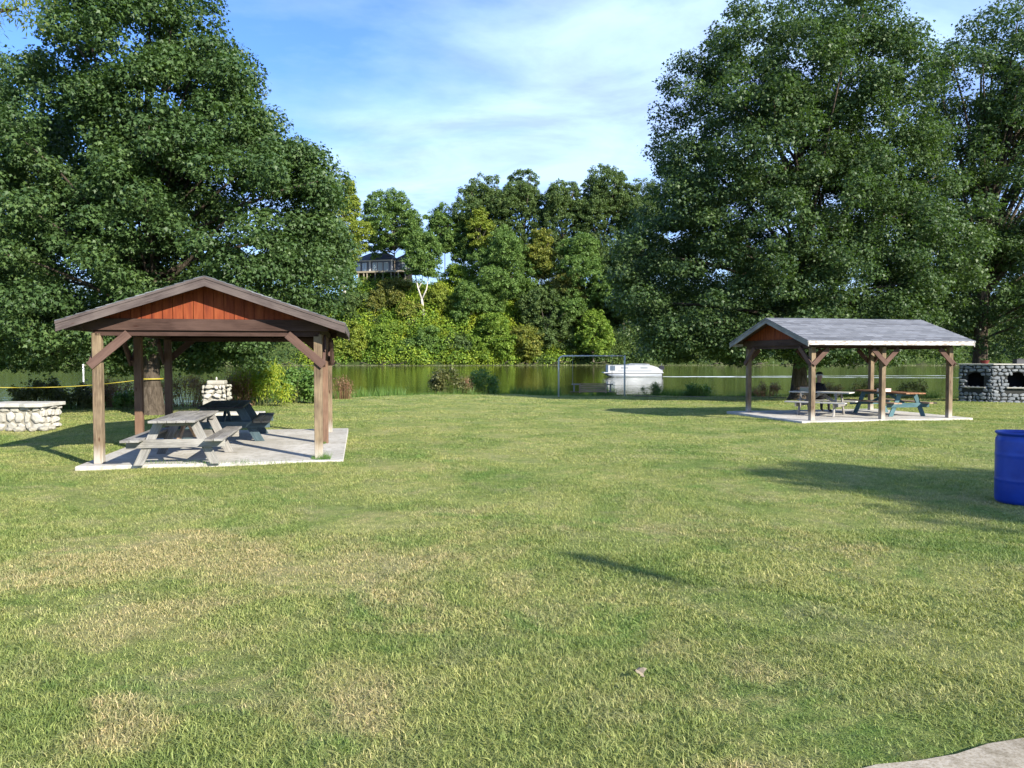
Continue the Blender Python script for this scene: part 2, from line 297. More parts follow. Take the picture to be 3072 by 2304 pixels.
def lawn_colour(nt, u, t=None):
    a = noise(nt, u, .5, 6, .72, .6); b = noise(nt, u, 1.5, 6, .68, .5); d = noise(nt, u, .12, 3, .5)
    c = ramp(nt, a, [(.28, (.125, .205, .046)), (.42, (.215, .275, .078)), (.56, (.315, .34, .115)), (.74, (.40, .39, .155))])
    mp = nt.nodes.new('ShaderNodeMapping'); mp.inputs['Location'].default_value = (7.3, 2.2, 0); nt.links.new(u, mp.inputs[0])
    e = noise(nt, mp.outputs[0], .55, 6, .7, .6)
    # ground point of every worn patch seen in the photo, its radius and how worn it is
    wn_ = nt.nodes.new('ShaderNodeTexNoise'); wn_.inputs['Scale'].default_value = 1.6; wn_.inputs['Detail'].default_value = 4; nt.links.new(u, wn_.inputs['Vector'])
    wa = nt.nodes.new('ShaderNodeVectorMath'); wa.operation = 'MULTIPLY_ADD'; nt.links.new(wn_.outputs['Color'], wa.inputs[0]); wa.inputs[1].default_value = (1.0, 1.0, 0); nt.links.new(u, wa.inputs[2]); wb = nt.nodes.new('ShaderNodeVectorMath'); wb.operation = 'SUBTRACT'; nt.links.new(wa.outputs[0], wb.inputs[0]); wb.inputs[1].default_value = (.5, .5, 0); wv = wb.outputs[0]
    # worn straw patches: mostly in the near left of the lawn
    sx = nt.nodes.new('ShaderNodeSeparateXYZ'); nt.links.new(u, sx.inputs[0])
    w1 = nt.nodes.new('ShaderNodeMapRange'); w1.inputs[1].default_value = 3.0; w1.inputs[2].default_value = -2.0; w1.inputs[3].default_value = 0; w1.inputs[4].default_value = .03; nt.links.new(sx.outputs[0], w1.inputs[0])
    w2 = nt.nodes.new('ShaderNodeMapRange'); w2.inputs[1].default_value = 12.0; w2.inputs[2].default_value = 7.0; w2.inputs[3].default_value = -.05; w2.inputs[4].default_value = .02; nt.links.new(sx.outputs[1], w2.inputs[0])
    s1 = nt.nodes.new('ShaderNodeMath'); nt.links.new(w1.outputs[0], s1.inputs[0]); nt.links.new(w2.outputs[0], s1.inputs[1])
    s2 = nt.nodes.new('ShaderNodeMath'); nt.links.new(s1.outputs[0], s2.inputs[0]); nt.links.new(e, s2.inputs[1])
    acc = s2.outputs[0]
    for (qx, qy, qr, qs) in PATCH:
        vs = nt.nodes.new('ShaderNodeVectorMath'); vs.operation = 'DISTANCE'; nt.links.new(wv, vs.inputs[0]); vs.inputs[1].default_value = (qx, qy, 0)
        mr = nt.nodes.new('ShaderNodeMapRange'); mr.interpolation_type = 'SMOOTHSTEP'; mr.inputs[1].default_value = 0; mr.inputs[2].default_value = qr; mr.inputs[3].default_value = qs * .72; mr.inputs[4].default_value = 0; nt.links.new(vs.outputs['Value'], mr.inputs[0])
        aa = nt.nodes.new('ShaderNodeMath'); nt.links.new(acc, aa.inputs[0]); nt.links.new(mr.outputs[0], aa.inputs[1]); acc = aa.outputs[0]
    dry = ramp(nt, acc, [(.565, (0, 0, 0)), (.70, (.88, .88, .88))])
    c = mixc(nt, dry, c, (.42, .37, .18))
    c = mixc(nt, ramp(nt, b, [(.50, (0, 0, 0)), (.70, (.65, .65, .65))]), c, (.34, .32, .17))
    f_ = noise(nt, mp.outputs[0], .9, 6, .72, 1.0); c = mixc(nt, ramp(nt, f_, [(.54, (0, 0, 0)), (.68, (.7, .7, .7))]), c, (.14, .25, .055))
    h_ = noise(nt, u, 7, 4, .7); c = mixc(nt, 1, c, ramp(nt, h_, [(.34, (.72, .76, .70)), (.66, (1.12, 1.08, 1.1))]), 'MULTIPLY')
    if t is not None:
        c = mixc(nt, 1, c, ramp(nt, t, [(0, (.58, .66, .5)), (.45, (1, 1, 1)), (.85, (1.25, 1.2, 1.2)), (1, (1.75, 1.5, 1.8))]), 'MULTIPLY')
    return c
M['lawn'] = lawn_mat()
def blade_mat():
    m, nt, p = mat('grass_blades', rough=.55, spec=.3); t = attr(nt); c = lawn_colour(nt, pos(nt), t); nt.links.new(c, p.inputs['Base Color'])
    tr = nt.nodes.new('ShaderNodeBsdfTranslucent'); nt.links.new(mixc(nt, 1, c, (1.3, 1.4, .7), 'MULTIPLY'), tr.inputs[0])
    ms = nt.nodes.new('ShaderNodeMixShader'); ms.inputs[0].default_value = .3; nt.links.new(p.outputs[0], ms.inputs[1]); nt.links.new(tr.outputs[0], ms.inputs[2])
    nt.links.new(ms.outputs[0], nt.nodes['Material Output'].inputs[0]); return m
M['blade'] = blade_mat()
def soil():
    m, nt, p = mat('hill_soil', rough=.95, spec=.1); u = pos(nt); a = noise(nt, u, .3, 6, .7); nt.links.new(ramp(nt, a, [(.35, (.03, .045, .012)), (.6, (.05, .075, .02)), (.75, (.09, .10, .035))]), p.inputs['Base Color']); bump(nt, p, a, .6, 1); return m
M['soil'] = soil()
ys = np.concatenate([np.arange(-30, 0, 2.), np.arange(0, 26, .5), np.arange(26, 54, .35), np.arange(54, 220, 12.), np.arange(220, 300, 2.5), [320, 360, 450, 700, 1200, 2500]])
xs = np.concatenate([[-2500, -900, -500], np.arange(-300, -60, 12.), np.arange(-60, -30, 3.), np.arange(-30, 30, .6), np.arange(30, 60, 3.), np.arange(60, 301, 12.), [500, 900, 2500]])
GX, GY = np.meshgrid(xs, ys); GZ = ground_z(GX, GY); nx, ny = len(xs), len(ys)
idx = np.arange(nx * ny).reshape(ny, nx); fa = np.stack([idx[:-1, :-1], idx[:-1, 1:], idx[1:, 1:], idx[1:, :-1]], -1).reshape(-1, 4)
gr = np_mesh('ground', M['lawn'], np.stack([GX, GY, GZ], -1).reshape(-1, 3), [fa], smooth=True); gr.data.materials.append(M['soil'])
cy = GY[:-1, :-1].ravel(); gr.data.polygons.foreach_set('material_index', (cy > 52).astype(np.int32)); tag(gr, kind='structure')
def water():
    m, nt, p = mat('river_water', (.055, .060, .009), .06, .5); u = pos(nt)
    a = noise(nt, u, .55, 3, .5, .2, (1, 1.0, 1)); b = noise(nt, u, 3.0, 2, .5)
    s = nt.nodes.new('ShaderNodeMath'); s.operation = 'MULTIPLY_ADD'; nt.links.new(b, s.inputs[0]); s.inputs[1].default_value = .22; nt.links.new(a, s.inputs[2])
    bump(nt, p, s.outputs[0], .035, .8); return m
M['water'] = water()
WZ = -.80
w_ = MB(); w_.add([(-2400, 20, WZ), (2400, 20, WZ), (2400, 262, WZ), (-2400, 262, WZ)], [(0, 1, 2, 3)]); tag(w_.build('river_water', M['water']), kind='structure')

# ------------------------------------------------------------------ shelters
SW, SL = 3.50, 4.72
def slab(name, loc, rz, a0, a1, b0, b1, zt):
    m = MB(1); m.box(((a0 + a1) / 2, (b0 + b1) / 2, zt - .15), (a1 - a0, b1 - b0, .3)); o = m.build(name, M['concrete'], bevel=.012); o.location = (loc[0], loc[1], 0); o.rotation_euler.z = rz
    return tag(o, kind='structure')
def shelter(name, loc, rz, mats, label, seed):
    root = empty(name, loc, rz, label, 'picnic shelter', 'open picnic shelters on concrete slabs'); rg = random.Random(seed)
    pw = .14; HT = 2.14; ovx, ovy = .44, .46; ez, rzd = 2.32, 3.06; cx = SW / 2
    k = (rzd - ez) / (cx + ovx)
    def roofz(x): return ez + (min(x, SW - x) + ovx) * k
    for ix, x in enumerate((0, SW)):
        for y in (0, SL / 2, SL):
            m = MB(rg.randint(0, 999)); m.box((x, y, HT / 2), (pw, pw, HT))
            m.build('post', mats['post'] if (y == 0 or rg.random() < .5) else mats['post2'], root, bevel=.006)
    # beams along both long sides, doubled headers across both gables
    for x in (0, SW):
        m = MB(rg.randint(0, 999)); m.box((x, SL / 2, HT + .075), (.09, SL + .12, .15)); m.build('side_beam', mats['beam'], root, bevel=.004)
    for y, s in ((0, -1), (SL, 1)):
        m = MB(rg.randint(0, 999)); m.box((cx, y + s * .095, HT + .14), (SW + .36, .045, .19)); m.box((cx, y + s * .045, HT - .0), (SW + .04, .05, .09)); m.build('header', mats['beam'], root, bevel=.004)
        # gable siding
        m = MB(5); z0 = HT + .238; h = .0
        xs_ = [-.10 + i * (SW + .2) / 23 for i in range(24)]
        for i in range(23):
            x0, x1 = xs_[i], xs_[i + 1] - .012
            za, zb = roofz(x0) - .05, roofz(x1) - .05
            if max(za, zb) < z0 + .02: continue
            za = max(za, z0 + .002); zb = max(zb, z0 + .002)
            P = [(x0, y + s * .075, z0), (x1, y + s * .075, z0)]
            if x0 < cx < x1: P += [(x1, y + s * .075, zb), (cx, y + s * .075, roofz(cx) - .05), (x0, y + s * .075, za)]
            else: P += [(x1, y + s * .075, zb), (x0, y + s * .075, za)]
            m.prism(P, (0, s * .018, 0))
        m.prism([(-.1, y + s * .050, z0), (SW + .1, y + s * .050, z0), (SW + .1, y + s * .05, roofz(SW + .1) - .05), (cx, y + s * .05, roofz(cx) - .05), (-.1, y + s * .05, roofz(-.1) - .05)], (0, s * .024, 0))
        m.build('gable_panel', M['red'], root)
    # knee braces
    def brace(p, q, off):
        m = MB(rg.randint(0, 999)); up = Vector(off); a = Vector(p) + up; b = Vector(q) + up
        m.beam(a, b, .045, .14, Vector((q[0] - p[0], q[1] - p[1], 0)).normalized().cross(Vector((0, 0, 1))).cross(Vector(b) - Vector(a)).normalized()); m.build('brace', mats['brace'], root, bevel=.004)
    for y, s in ((0, -1), (SL, 1)):
        brace((-.10, y, 1.60), (.50, y, 2.13), (0, s * .097, 0)); brace((SW + .10, y, 1.60), (SW - .50, y, 2.13), (0, s * .097, 0))
    for x, s in ((0, -1), (SW, 1)):
        for y in (0, SL / 2, SL):
            if y < SL - .1: brace((x, y - .04, 1.62), (x, y + .46, 2.09), (s * .0975, 0, 0))
            if y > .1: brace((x, y + .04, 1.62), (x, y - .46, 2.09), (s * .0975 + s * .048 * (y == SL / 2), 0, 0))
    # roof: two slopes
    sl = math.atan(k)
    for sgn, x0 in ((1, -ovx), (-1, SW + ovx)):
        def P(t, z, y): return (x0 + sgn * t, y, ez + t * k + z)
        T = cx + ovx; y0, y1 = -ovy, SL + ovy
        m = MB(7)  # plank deck
        m.add([P(0.01, -.045, y0 + .05), P(T, -.045, y0 + .05), P(T, -.045, y1 - .05), P(.01, -.045, y1 - .05), P(.01, -.02, y0 + .05), P(T, -.02, y0 + .05), P(T, -.02, y1 - .05), P(.01, -.02, y1 - .05)],
              [(0, 1, 2, 3), (4, 7, 6, 5), (0, 4, 5, 1), (1, 5, 6, 2), (2, 6, 7, 3), (3, 7, 4, 0)])
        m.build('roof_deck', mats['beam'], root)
        m = MB(8)  # shingle courses, each a thin wedge
        n = 15; Ls = T / math.cos(sl)
        for i in range(n):
            a, b = T * i / n - (.03 if i == 0 else .02), T * (i + 1) / n
            vs = [P(a, .0, y0 - .012), P(b, -.012, y0 - .012), P(b, -.012, y1 + .012), P(a, .0, y1 + .012), P(a, .014, y0 - .012), P(b, .002, y0 - .012), P(b, .002, y1 + .012), P(a, .014, y1 + .012)]
            u0, u1, ya, yb = a / math.cos(sl), b / math.cos(sl), y0, y1
            q = [(ya, u0), (ya, u1), (yb, u1), (yb, u0)]
            m.add(vs, [(0, 1, 2, 3), (4, 7, 6, 5), (0, 4, 5, 1), (1, 5, 6, 2), (2, 6, 7, 3), (3, 7, 4, 0)],
                  [q, [q[0], q[3], q[2], q[1]], [q[0]] * 4, [q[1]] * 4, [q[2]] * 4, [q[3]] * 4])
        m.build('shingles', M['shingle'], root)
        m = MB(9); m.box((x0 - sgn * .012, SL / 2, ez - .065), (.024, y1 - y0 - .06, .13)); m.build('fascia', mats['fascia'], root, bevel=.003)
        for y, s in ((y0, -1), (y1, 1)):  # rake board with a thinner drip strip above it
            m = MB(rg.randint(0, 99)); yy = y + (.0 if s < 0 else -.03); yy2 = y + (-.012 if s < 0 else -.018)
            m.prism([P(-.024, -.165, yy), P(T, -.165, yy), P(T, -.045, yy), P(-.024, -.045, yy)], (0, .03, 0))
            m.prism([P(-.03, -.045, yy2), P(T, -.045, yy2), P(T, -.001, yy2), P(-.03, -.001, yy2)], (0, .03, 0))
            for f_i in range(len(m.uv)):
                m.uv[f_i] = [((m.v[k_][0]) * 1.0, m.v[k_][2] - abs(m.v[k_][0] - cx) * -k + m.v[k_][1]) for k_ in m.f[f_i]]
            m.build('rake_board', mats['rake'], root)
    return root
T1, T2 = R(11.2), R(13.1)
slab('concrete_slab', (-6.777, 12.595), T1, -.27, 3.92, -.33, 5.62, .052)
shelter('picnic_shelter', (-6.777, 12.595, .052), T1, dict(post=M['post'], post2=M['post_dark'], beam=M['beam'], brace=M['brace'], rake=M['rake'], fascia=M['rake']),
        'brown timber shelter with bright red sunlit gable, at the left of the lawn', 3)
p4 = (8.72 - math.sin(T2) * SW, 22.35 + math.cos(T2) * SW)
slab('concrete_slab', p4, T2 - R(90), -.55, SW + .28, -.5, SL + .62, -.045)
shelter('picnic_shelter', (p4[0], p4[1], -.045), T2 - R(90), dict(post=M['post'], post2=M['post'], beam=M['beam'], brace=M['brace'], rake=M['grey'], fascia=M['white_fascia']),
        'shelter with grey shingled roof and peeling white fascia, at the right of the lawn', 4)

# ------------------------------------------------------------------ picnic tables
def picnic_table(loc, rz, L, mt, label, seed=0):
    t = empty('picnic_table', loc, rz, label, 'picnic table', 'picnic tables under the shelters'); rg = random.Random(seed)
    m = MB(seed)
    w = .7 / 5
    for i in range(5): m.box((-.35 + w * (i + .5), rg.uniform(-.008, .008), .725), (w - .008, L, .038))
    m.build('tabletop', mt['top'], t, bevel=.004)
    fy = L / 2 - .38
    for y in (-fy, 0, fy): m = MB(seed + 5); m.box((0, y + (0 if y == 0 else (.045 if y < 0 else -.045)), .664), (.66, .038, .08)); m.build('cleat', mt['leg'], t, bevel=.003)
    for s in (-1, 1):
        m = MB(seed + s + 9)
        for q in (0, 1): m.box((s * (.55 + q * .142), 0, .425), (.134, L, .038))
        m.build('seat', mt['seat'], t, bevel=.004)
    for y in (-fy, fy):
        sy = 1 if y > 0 else -1
        for s in (-1, 1):
            m = MB(rg.randint(0, 99)); a = Vector((s * .26, y, .70)); b = Vector((s * .585, y, .0)); d = (a - b).normalized(); sd_ = Vector((d.z, 0, -d.x)) * .07
            # end cuts are horizontal
            def cut(p, z): t_ = (z - p.z) / d.z; return p + d * t_
            P = [cut(b - sd_, 0), cut(b + sd_, 0), cut(b + sd_, .704), cut(b - sd_, .704)]
            m.prism([p + Vector((0, -.019, 0)) for p in P], (0, .038, 0))
            for f_i in range(len(m.uv)): m.uv[f_i] = [(Vector(m.v[k_]).dot(d), Vector(m.v[k_]).dot(sd_.normalized()) + m.v[k_][1] + s) for k_ in m.f[f_i]]
            m.build('leg', mt['leg'], t, bevel=.003)
        m = MB(rg.randint(0, 99)); m.box((0, y + sy * .040, .35), (1.50, .038, .135)); m.build('seat_support', mt['leg'], t, bevel=.003)
        m = MB(rg.randint(0, 99)); m.beam((0, y + sy * -.0, .33), (0, y - sy * (fy - .06), .66), .04, .09); m.build('brace', mt['brace'], t, bevel=.003)
    return t
g = M['grey']
picnic_table((-5.60, 13.20, .054), R(12), 2.3, dict(top=g, leg=g, seat=g, brace=M['fresh']), 'weathered grey wooden table nearest the front of the left shelter', 1)
picnic_table((-6.17, 16.6, .054), R(15), 2.35, dict(top=M['black'], leg=M['navy'], seat=M['black'], brace=M['navy']), 'black topped table with dark teal legs, behind the grey one', 2).scale = (1.24, 1.05, 1)
picnic_table((9.86, 24.5, -.043), R(-38 + 90), 1.83, dict(top=M['pale'], leg=g, seat=M['pale'], brace=g), 'short pale grey table under the left half of the right shelter', 3)
picnic_table((12.10, 24.7, -.043), R(12), 2.45, dict(top=M['orange'], leg=M['teal'], seat=M['fresh'], brace=M['teal']), 'orange brown topped table with teal painted legs', 4)
def carton(name, loc, rz, d, m_, label, cat):
    t = empty(name, loc, rz, label, cat); a = MB(); a.box((0, 0, d[2] / 2), d); a.build('box_body', m_, t, bevel=.004)
    a = MB(); a.box((0, 0, d[2] + .006), (d[0] + .012, d[1] + .012, .012)); a.build('lid', M['carton_lid'], t, bevel=.003)
M['carton'] = mat('carton_white', (.62, .58, .55), .8)[0]; M['carton_lid'] = mat('carton_pink', (.55, .38, .36), .7)[0]; M['carton_tan'] = mat('carton_tan', (.34, .33, .26), .85)[0]
carton('food_box', (11.78, 24.35, .705), R(20), (.34, .24, .09), M['carton'], 'white and pink food box on the orange brown table', 'box')
carton('cardboard_box', (9.42, 24.75, .705), R(-30), (.26, .2, .12), M['carton_tan'], 'small pale box on the pale grey table', 'box')

# ------------------------------------------------------------------ stone work
def stones(mb, o, u, L, H, holes=(), proud=.045, n=None, seed=0, row=(.12, .19), taper=0.0):
    """irregular rounded stones laid on the face through o along u (unit), holes = [(x0,x1,z0,z1,arch)]"""
    rg = random.Random(seed); u = Vector(u).normalized(); n = Vector(n); z = 0.0; o = Vector(o)
    while z < H - .03:
        h = min(rg.uniform(*row), H - z);  x = 0.0
        ins = taper * z
        x = ins - rg.uniform(0, .05)
        while x < L - ins - .03:
            w = rg.uniform(.10, .38); x1 = min(x + w, L - ins + .03); cx_, cz_ = (x + x1) / 2, z + h / 2 + rg.uniform(-.022, .022)
            ok = all(not (a - .05 < cx_ < b + .05 and c < cz_ < d + (.0 if not ar else ar * (1 - ((cx_ - (a + b) / 2) / ((b - a) / 2 + .01)) ** 2))) for a, b, c, d, ar in holes)
            if ok:
                k = rg.choice((5, 6, 7)); g_ = .004; sk_ = rg.uniform(-.25, .25); P = []
                for i in range(k):
                    an = 2 * math.pi * (i + rg.uniform(-.2, .2)) / k + .4; ca, sa = math.cos(an), math.sin(an); m_ = max(abs(ca), abs(sa)); q = .5 + .5 / m_ * .82
                    P.append((cx_ + ca * q * ((x1 - x) / 2 - g_) * 1.10 + rg.uniform(-.015, .015), cz_ + sa * q * (h / 2 - g_) * 1.16 + sk_ * ca * h * .5 + rg.uniform(-.018, .018)))
                pr = proud * rg.uniform(.6, 1.3); V_ = [o + u * a + Vector((0, 0, b)) for a, b in P]
                V2 = [o + u * (cx_ + (a - cx_) * .93) + Vector((0, 0, cz_ + (b - cz_) * .92)) + n * pr * .7 for a, b in P]
                V3 = [o + u * (cx_ + (a - cx_) * .62) + Vector((0, 0, cz_ + (b - cz_) * .6)) + n * pr for a, b in P]
                vs = V_ + V2 + V3; fs = [(i, (i + 1) % k, k + (i + 1) % k, k + i) for i in range(k)] + [(k + i, k + (i + 1) % k, 2 * k + (i + 1) % k, 2 * k + i) for i in range(k)] + [tuple(2 * k + i for i in range(k))]
                mb.add(vs, fs)
            x = x1 + .008
        z += h + .006
# large outdoor fireplace on the right
def fireplace():
    bx, by = 22.0, 35.2; gz = float(lawn_z(bx, by)) - .05
    t = empty('stone_fireplace', (bx, by, gz), 0, 'long grey fieldstone outdoor fireplace with arched openings, by the right edge', 'fireplace')
    H = 1.76; u2 = Vector((1, -.16, 0)).normalized(); n2 = Vector((u2.y, -u2.x, 0)); u1 = Vector((.72, -.69, 0)).normalized(); L1 = 1.35; L2 = 5.2
    a0 = -u1 * L1; n1 = Vector((u1.y, -u1.x, 0)); D = .9
    def wall(o, u, n, L, hole, nm):
        x0, x1, z0, z1, ar = hole; m = MB()
        def panel(a, b, c, d): m.prism([o + u * a + Vector((0, 0, c)), o + u * b + Vector((0, 0, c)), o + u * b + Vector((0, 0, d)), o + u * a + Vector((0, 0, d))], -n * .3)
        panel(0, x0, 0, H); panel(x1, L, 0, H); panel(x0, x1, 0, z0)
        K = 10; arc = [(x1 + (x0 - x1) * i / K, z1 + ar * (1 - (2 * i / K - 1) ** 2)) for i in range(K + 1)]
        for (xa, za), (xb, zb) in zip(arc[:-1], arc[1:]):
            m.prism([o + u * xa + Vector((0, 0, za)), o + u * xa + Vector((0, 0, H)), o + u * xb + Vector((0, 0, H)), o + u * xb + Vector((0, 0, zb))], -n * .3)
        m.build('mortar_wall', M['mortar'], t)
        m = MB(3); stones(m, o, u, L, H, [hole, (x0 + .02, x1 - .02, z0 - .24, z0 - .07, 0)], n=n, seed=nm); m.build('stone_facing', M['stone_grey'], t, smooth=False)
        m = MB(4); c_ = o + u * ((x0 + x1) / 2) + n * .04 + Vector((0, 0, z0 - .02)); m.box(c_, (x1 - x0 + .14, .2, .05), Matrix((u, -n, Vector((0, 0, 1)))).transposed()); m.build('hearth_ledge', M['stone_cream'], t, bevel=.006)
        m = MB(5); m.prism([o + u * (x0 - .1) - n * .62 + Vector((0, 0, z0 - .3)), o + u * (x1 + .1) - n * .62 + Vector((0, 0, z0 - .3)), o + u * (x1 + .1) - n * .62 + Vector((0, 0, H - .1)), o + u * (x0 - .1) - n * .62 + Vector((0, 0, H - .1))], -n * .1)
        m.prism([o + u * x0 - n * .28 + Vector((0, 0, z0 - .25)), o + u * x1 - n * .28 + Vector((0, 0, z0 - .25)), o + u * x1 - n * .66 + Vector((0, 0, z0 - .25)), o + u * x0 - n * .66 + Vector((0, 0, z0 - .25))], (0, 0, .25))
        m.build('firebox', M['soot'], t)
    wall(a0, u1, n1, L1, (.30, 1.00, .74, 1.26, .16), 11)
    wall(Vector((0, 0, 0)), u2, n2, L2, (.62, 1.46, .74, 1.26, .18), 12)
    m = MB(); Z3 = Vector((0, 0, 1))
    P = [a0 + n1 * .06 - u1 * .05, n2 * .07 + n1 * .02, u2 * L2 + n2 * .07, u2 * L2 - n2 * 1.3, a0 - n1 * .9 + u1 * .1]
    m.prism([p + Z3 * H for p in P], (0, 0, .055)); m.build('cap_slab', M['concrete'], t, bevel=.008)
    m = MB(); m.prism([p * 1.0 for p in (a0 - u1 * .0, a0 - n1 * .85, u2 * L2 - n2 * 1.2, u2 * L2 - n2 * 1.1, a0 - n1 * .72 + u1 * .06, a0 + u1 * .06)], (0, 0, H)); m.build('back_wall', M['mortar'], t)
    m = MB(6); stones(m, a0 - n1 * .85, n1, .85, H, n=-u1, seed=5); m.build('end_facing', M['stone_grey'], t)
    top = gz + H + .055
    def on(name, s, d, label, cat, mt):
        q = Vector((bx, by, 0)) + u2 * s - n2 * d
        r_ = empty(name, (q.x, q.y, top), 0, label, cat, None); return r_
    red = mat('red_plastic', (.13, .02, .018), .6)[0]; dk = mat('dark_metal_box', (.05, .05, .055), .5)[0]
    for s, lab in ((-.15, 'red plant pot at the left end of the fireplace top'), (3.2, 'red plant pot at the right end of the fireplace top')):
        r_ = on('plant_pot', s, .5, lab, 'plant pot', red); m = MB(); m.lathe([(0, 0), (.14, 0), (.18, .11), (.20, .11), (.20, .15), (.17, .15), (.16, .11), (0, .11)], 18); m.build('pot', red, r_)
        m = MB(2)
        for i in range(22):
            an = i * 2.4; m.tube([(0.05 * math.cos(an), .05 * math.sin(an), .1), (.12 * math.cos(an), .12 * math.sin(an), .2), (.2 * math.cos(an), .2 * math.sin(an), .21 + .03 * (i % 3))], [.012, .01, .003], 4)
        m.build('plant', M['maple'], r_)
    r_ = on('grill_box', 1.35, .5, 'dark metal box on top of the stone fireplace', 'metal box', dk); m = MB(); m.box((0, 0, .09), (.5, .32, .18)); m.build('box_body', dk, r_, bevel=.01)
    m = MB(); m.box((0, 0, .2), (.46, .28, .035)); m.box((0, 0, .23), (.14, .03, .03)); m.build('lid', dk, r_, bevel=.008)
fireplace()
def pillar():
    d = 23.9; x = X(651, d); t = empty('stone_grill', (x, d, 0), R(8), 'cream rubble stone barbecue pillar behind the black table', 'barbecue')
    H = .95
    m = MB(); a, b = .43, .30; m.add([(-a, -.35, -.05), (a, -.35, -.05), (a, .35, -.05), (-a, .35, -.05), (-b, -.26, H), (b, -.26, H), (b, .26, H), (-b, .26, H)], [(0, 3, 2, 1), (4, 5, 6, 7), (0, 1, 5, 4), (1, 2, 6, 5), (2, 3, 7, 6), (3, 0, 4, 7)]); m.build('mortar_core', M['mortar_cream'], t)
    m = MB(4); stones(m, (-.42, -.345, 0), (1, 0.0, .0), .84, H, n=(0, -1, 0), seed=21, proud=.06, row=(.10, .15), taper=.12); stones(m, (.40, -.34, 0), (0, 1, 0), .66, H, n=(1, 0, 0), seed=22, proud=.06, row=(.10, .16), taper=.10)
    stones(m, (-.40, .32, 0), (0, -1, 0), .66, H, n=(-1, 0, 0), seed=23, proud=.06, row=(.10, .16), taper=.10); m.build('stone_facing', M['stone_cream'], t)
    m = MB(); m.box((0, 0, H + .06), (.60, .54, .13)); m.build('cap', M['stone_cream'], t, bevel=.03)
    m = MB(); m.lathe([(0.0, 0), (.035, 0), (.03, .07), (.018, .1), (0, .11)], 10, (-.02, 0, H + .125)); m.build('knob', M['concrete'], t, smooth=True); t.scale = (.86, .9, 1)
    m = MB(); m.box((.25, -.75, .05), (3.0, .75, .16)); m.build('hearth_slab', M['concrete'], t, bevel=.02)
    for i, (xx, hh) in enumerate(((-.20, .34), (.34, .34))):
        m = MB(i + 3); m.box((xx, -.62, .30), (.2, .5, hh)); m.build('side_block', M['stone_cream'], t, bevel=.03)
pillar()
def low_wall():
    d = 19.3; t = empty('low_stone_wall', (-11.62, d - .35, 0), R(2), 'low broken stone wall with flat pale cap slabs at left edge', 'stone wall')
    L = 3.6; H = .56
    m = MB(); m.prism([(-L, 0.05, -.05), (-.05, .05, -.05), (-.05, .9, -.05), (-L, .9, -.05)], (0, 0, H + .05)); m.build('mortar_core', M['mortar_cream'], t)
    m = MB(3); stones(m, (-L, 0.05, 0), (1, 0, 0), L, H, n=(0, -1, 0), seed=31, proud=.055, row=(.17, .28)); stones(m, (-.05, .05, 0), (0, 1, 0), .85, H, n=(1, 0, 0), seed=32, proud=.08, row=(.13, .2)); m.build('stone_facing', M['stone_cream'], t)
    rg = random.Random(5)
    for x0, x1, z in ((-1.42, .06, H), (-2.75, -1.50, H - .05), (-3.7, -2.8, H)):
        P = []; y0, y1 = -.10, .98
        for i in range(9): P.append((x0 + (x1 - x0) * i / 8, y0 + rg.uniform(-.04, .04), z))
        for i in range(9): P.append((x1 + rg.uniform(-.03, .03) - (x1 - x0) * i / 8, y1 + rg.uniform(-.03, .03), z))
        m = MB(int(x0 * 10) % 7); m.prism(P, (0, 0, .095)); m.build('cap_stone', M['stone_cream'], t, bevel=.015)
    for i, (x, y, s) in enumerate([(-.35, -.28, .13), (-.1, -.22, .10), (.12, -.1, .12), (-.62, -.25, .09), (.16, .15, .1), (-.9, -.3, .12)]):
        bm = bmesh.new(); bmesh.ops.create_icosphere(bm, subdivisions=2, radius=s)
        for v_ in bm.verts: v_.co *= 1 + .25 * math.sin(v_.co.x * 31 + i) * math.cos(v_.co.y * 27 + i * 2); v_.co.z *= .62
        me = bpy.data.meshes.new('rubble_stone'); bm.to_mesh(me); bm.free(); me.materials.append(M['stone_cream']); o = bpy.data.objects.new('rubble_stone', me); C.objects.link(o); o.location = (-11.62 + x, d - .35 + y, s * .35)
        tag(o, 'loose pale rubble stone lying at the foot of the low wall', 'stone', 'rubble stones at the foot of the low wall')
low_wall()

# ------------------------------------------------------------------ barrel
def barrel():
    t = empty('plastic_barrel', (6.30, 9.46, 0), 0, 'blue plastic barrel standing on the grass at the right edge', 'barrel')
    m, nt, p = mat('blue_plastic', (.004, .035, .36), .38, .5); u = uvc(nt, 'Object'); n = noise(nt, u, 3, 5, .6)
    nt.links.new(ramp(nt, n, [(.35, (.002, .028, .25)), (.7, (.004, .048, .37))]), p.inputs['Base Color']); n2 = noise(nt, u, 14, 3); bump(nt, p, n2, .003, .5)
    b = MB(); pr = [(0, .0), (.255, .0), (.278, .014), (.287, .05)]
    for z in (.29, .60): pr += [(.290, z - .05), (.2902, z - .025), (.2925, z - .012), (.2935, z), (.2925, z + .012), (.2902, z + .025), (.290, z + .05)]
    pr += [(.291, .76), (.285, .80), (.270, .822), (.268, .84), (.284, .848), (.290, .862), (.284, .876), (.262, .876), (.256, .86), (.262, .80), (.275, .7), (.275, .03), (0, .03)]
    b.lathe(pr, 56); b.build('drum', m, t, smooth=True)
    b = MB(); b.lathe([(.262, .872), (.262, .880), (.292, .880), (.2945, .872), (.2945, .858), (.290, .852)], 56); b.build('rim', m, t, smooth=True)
barrel()

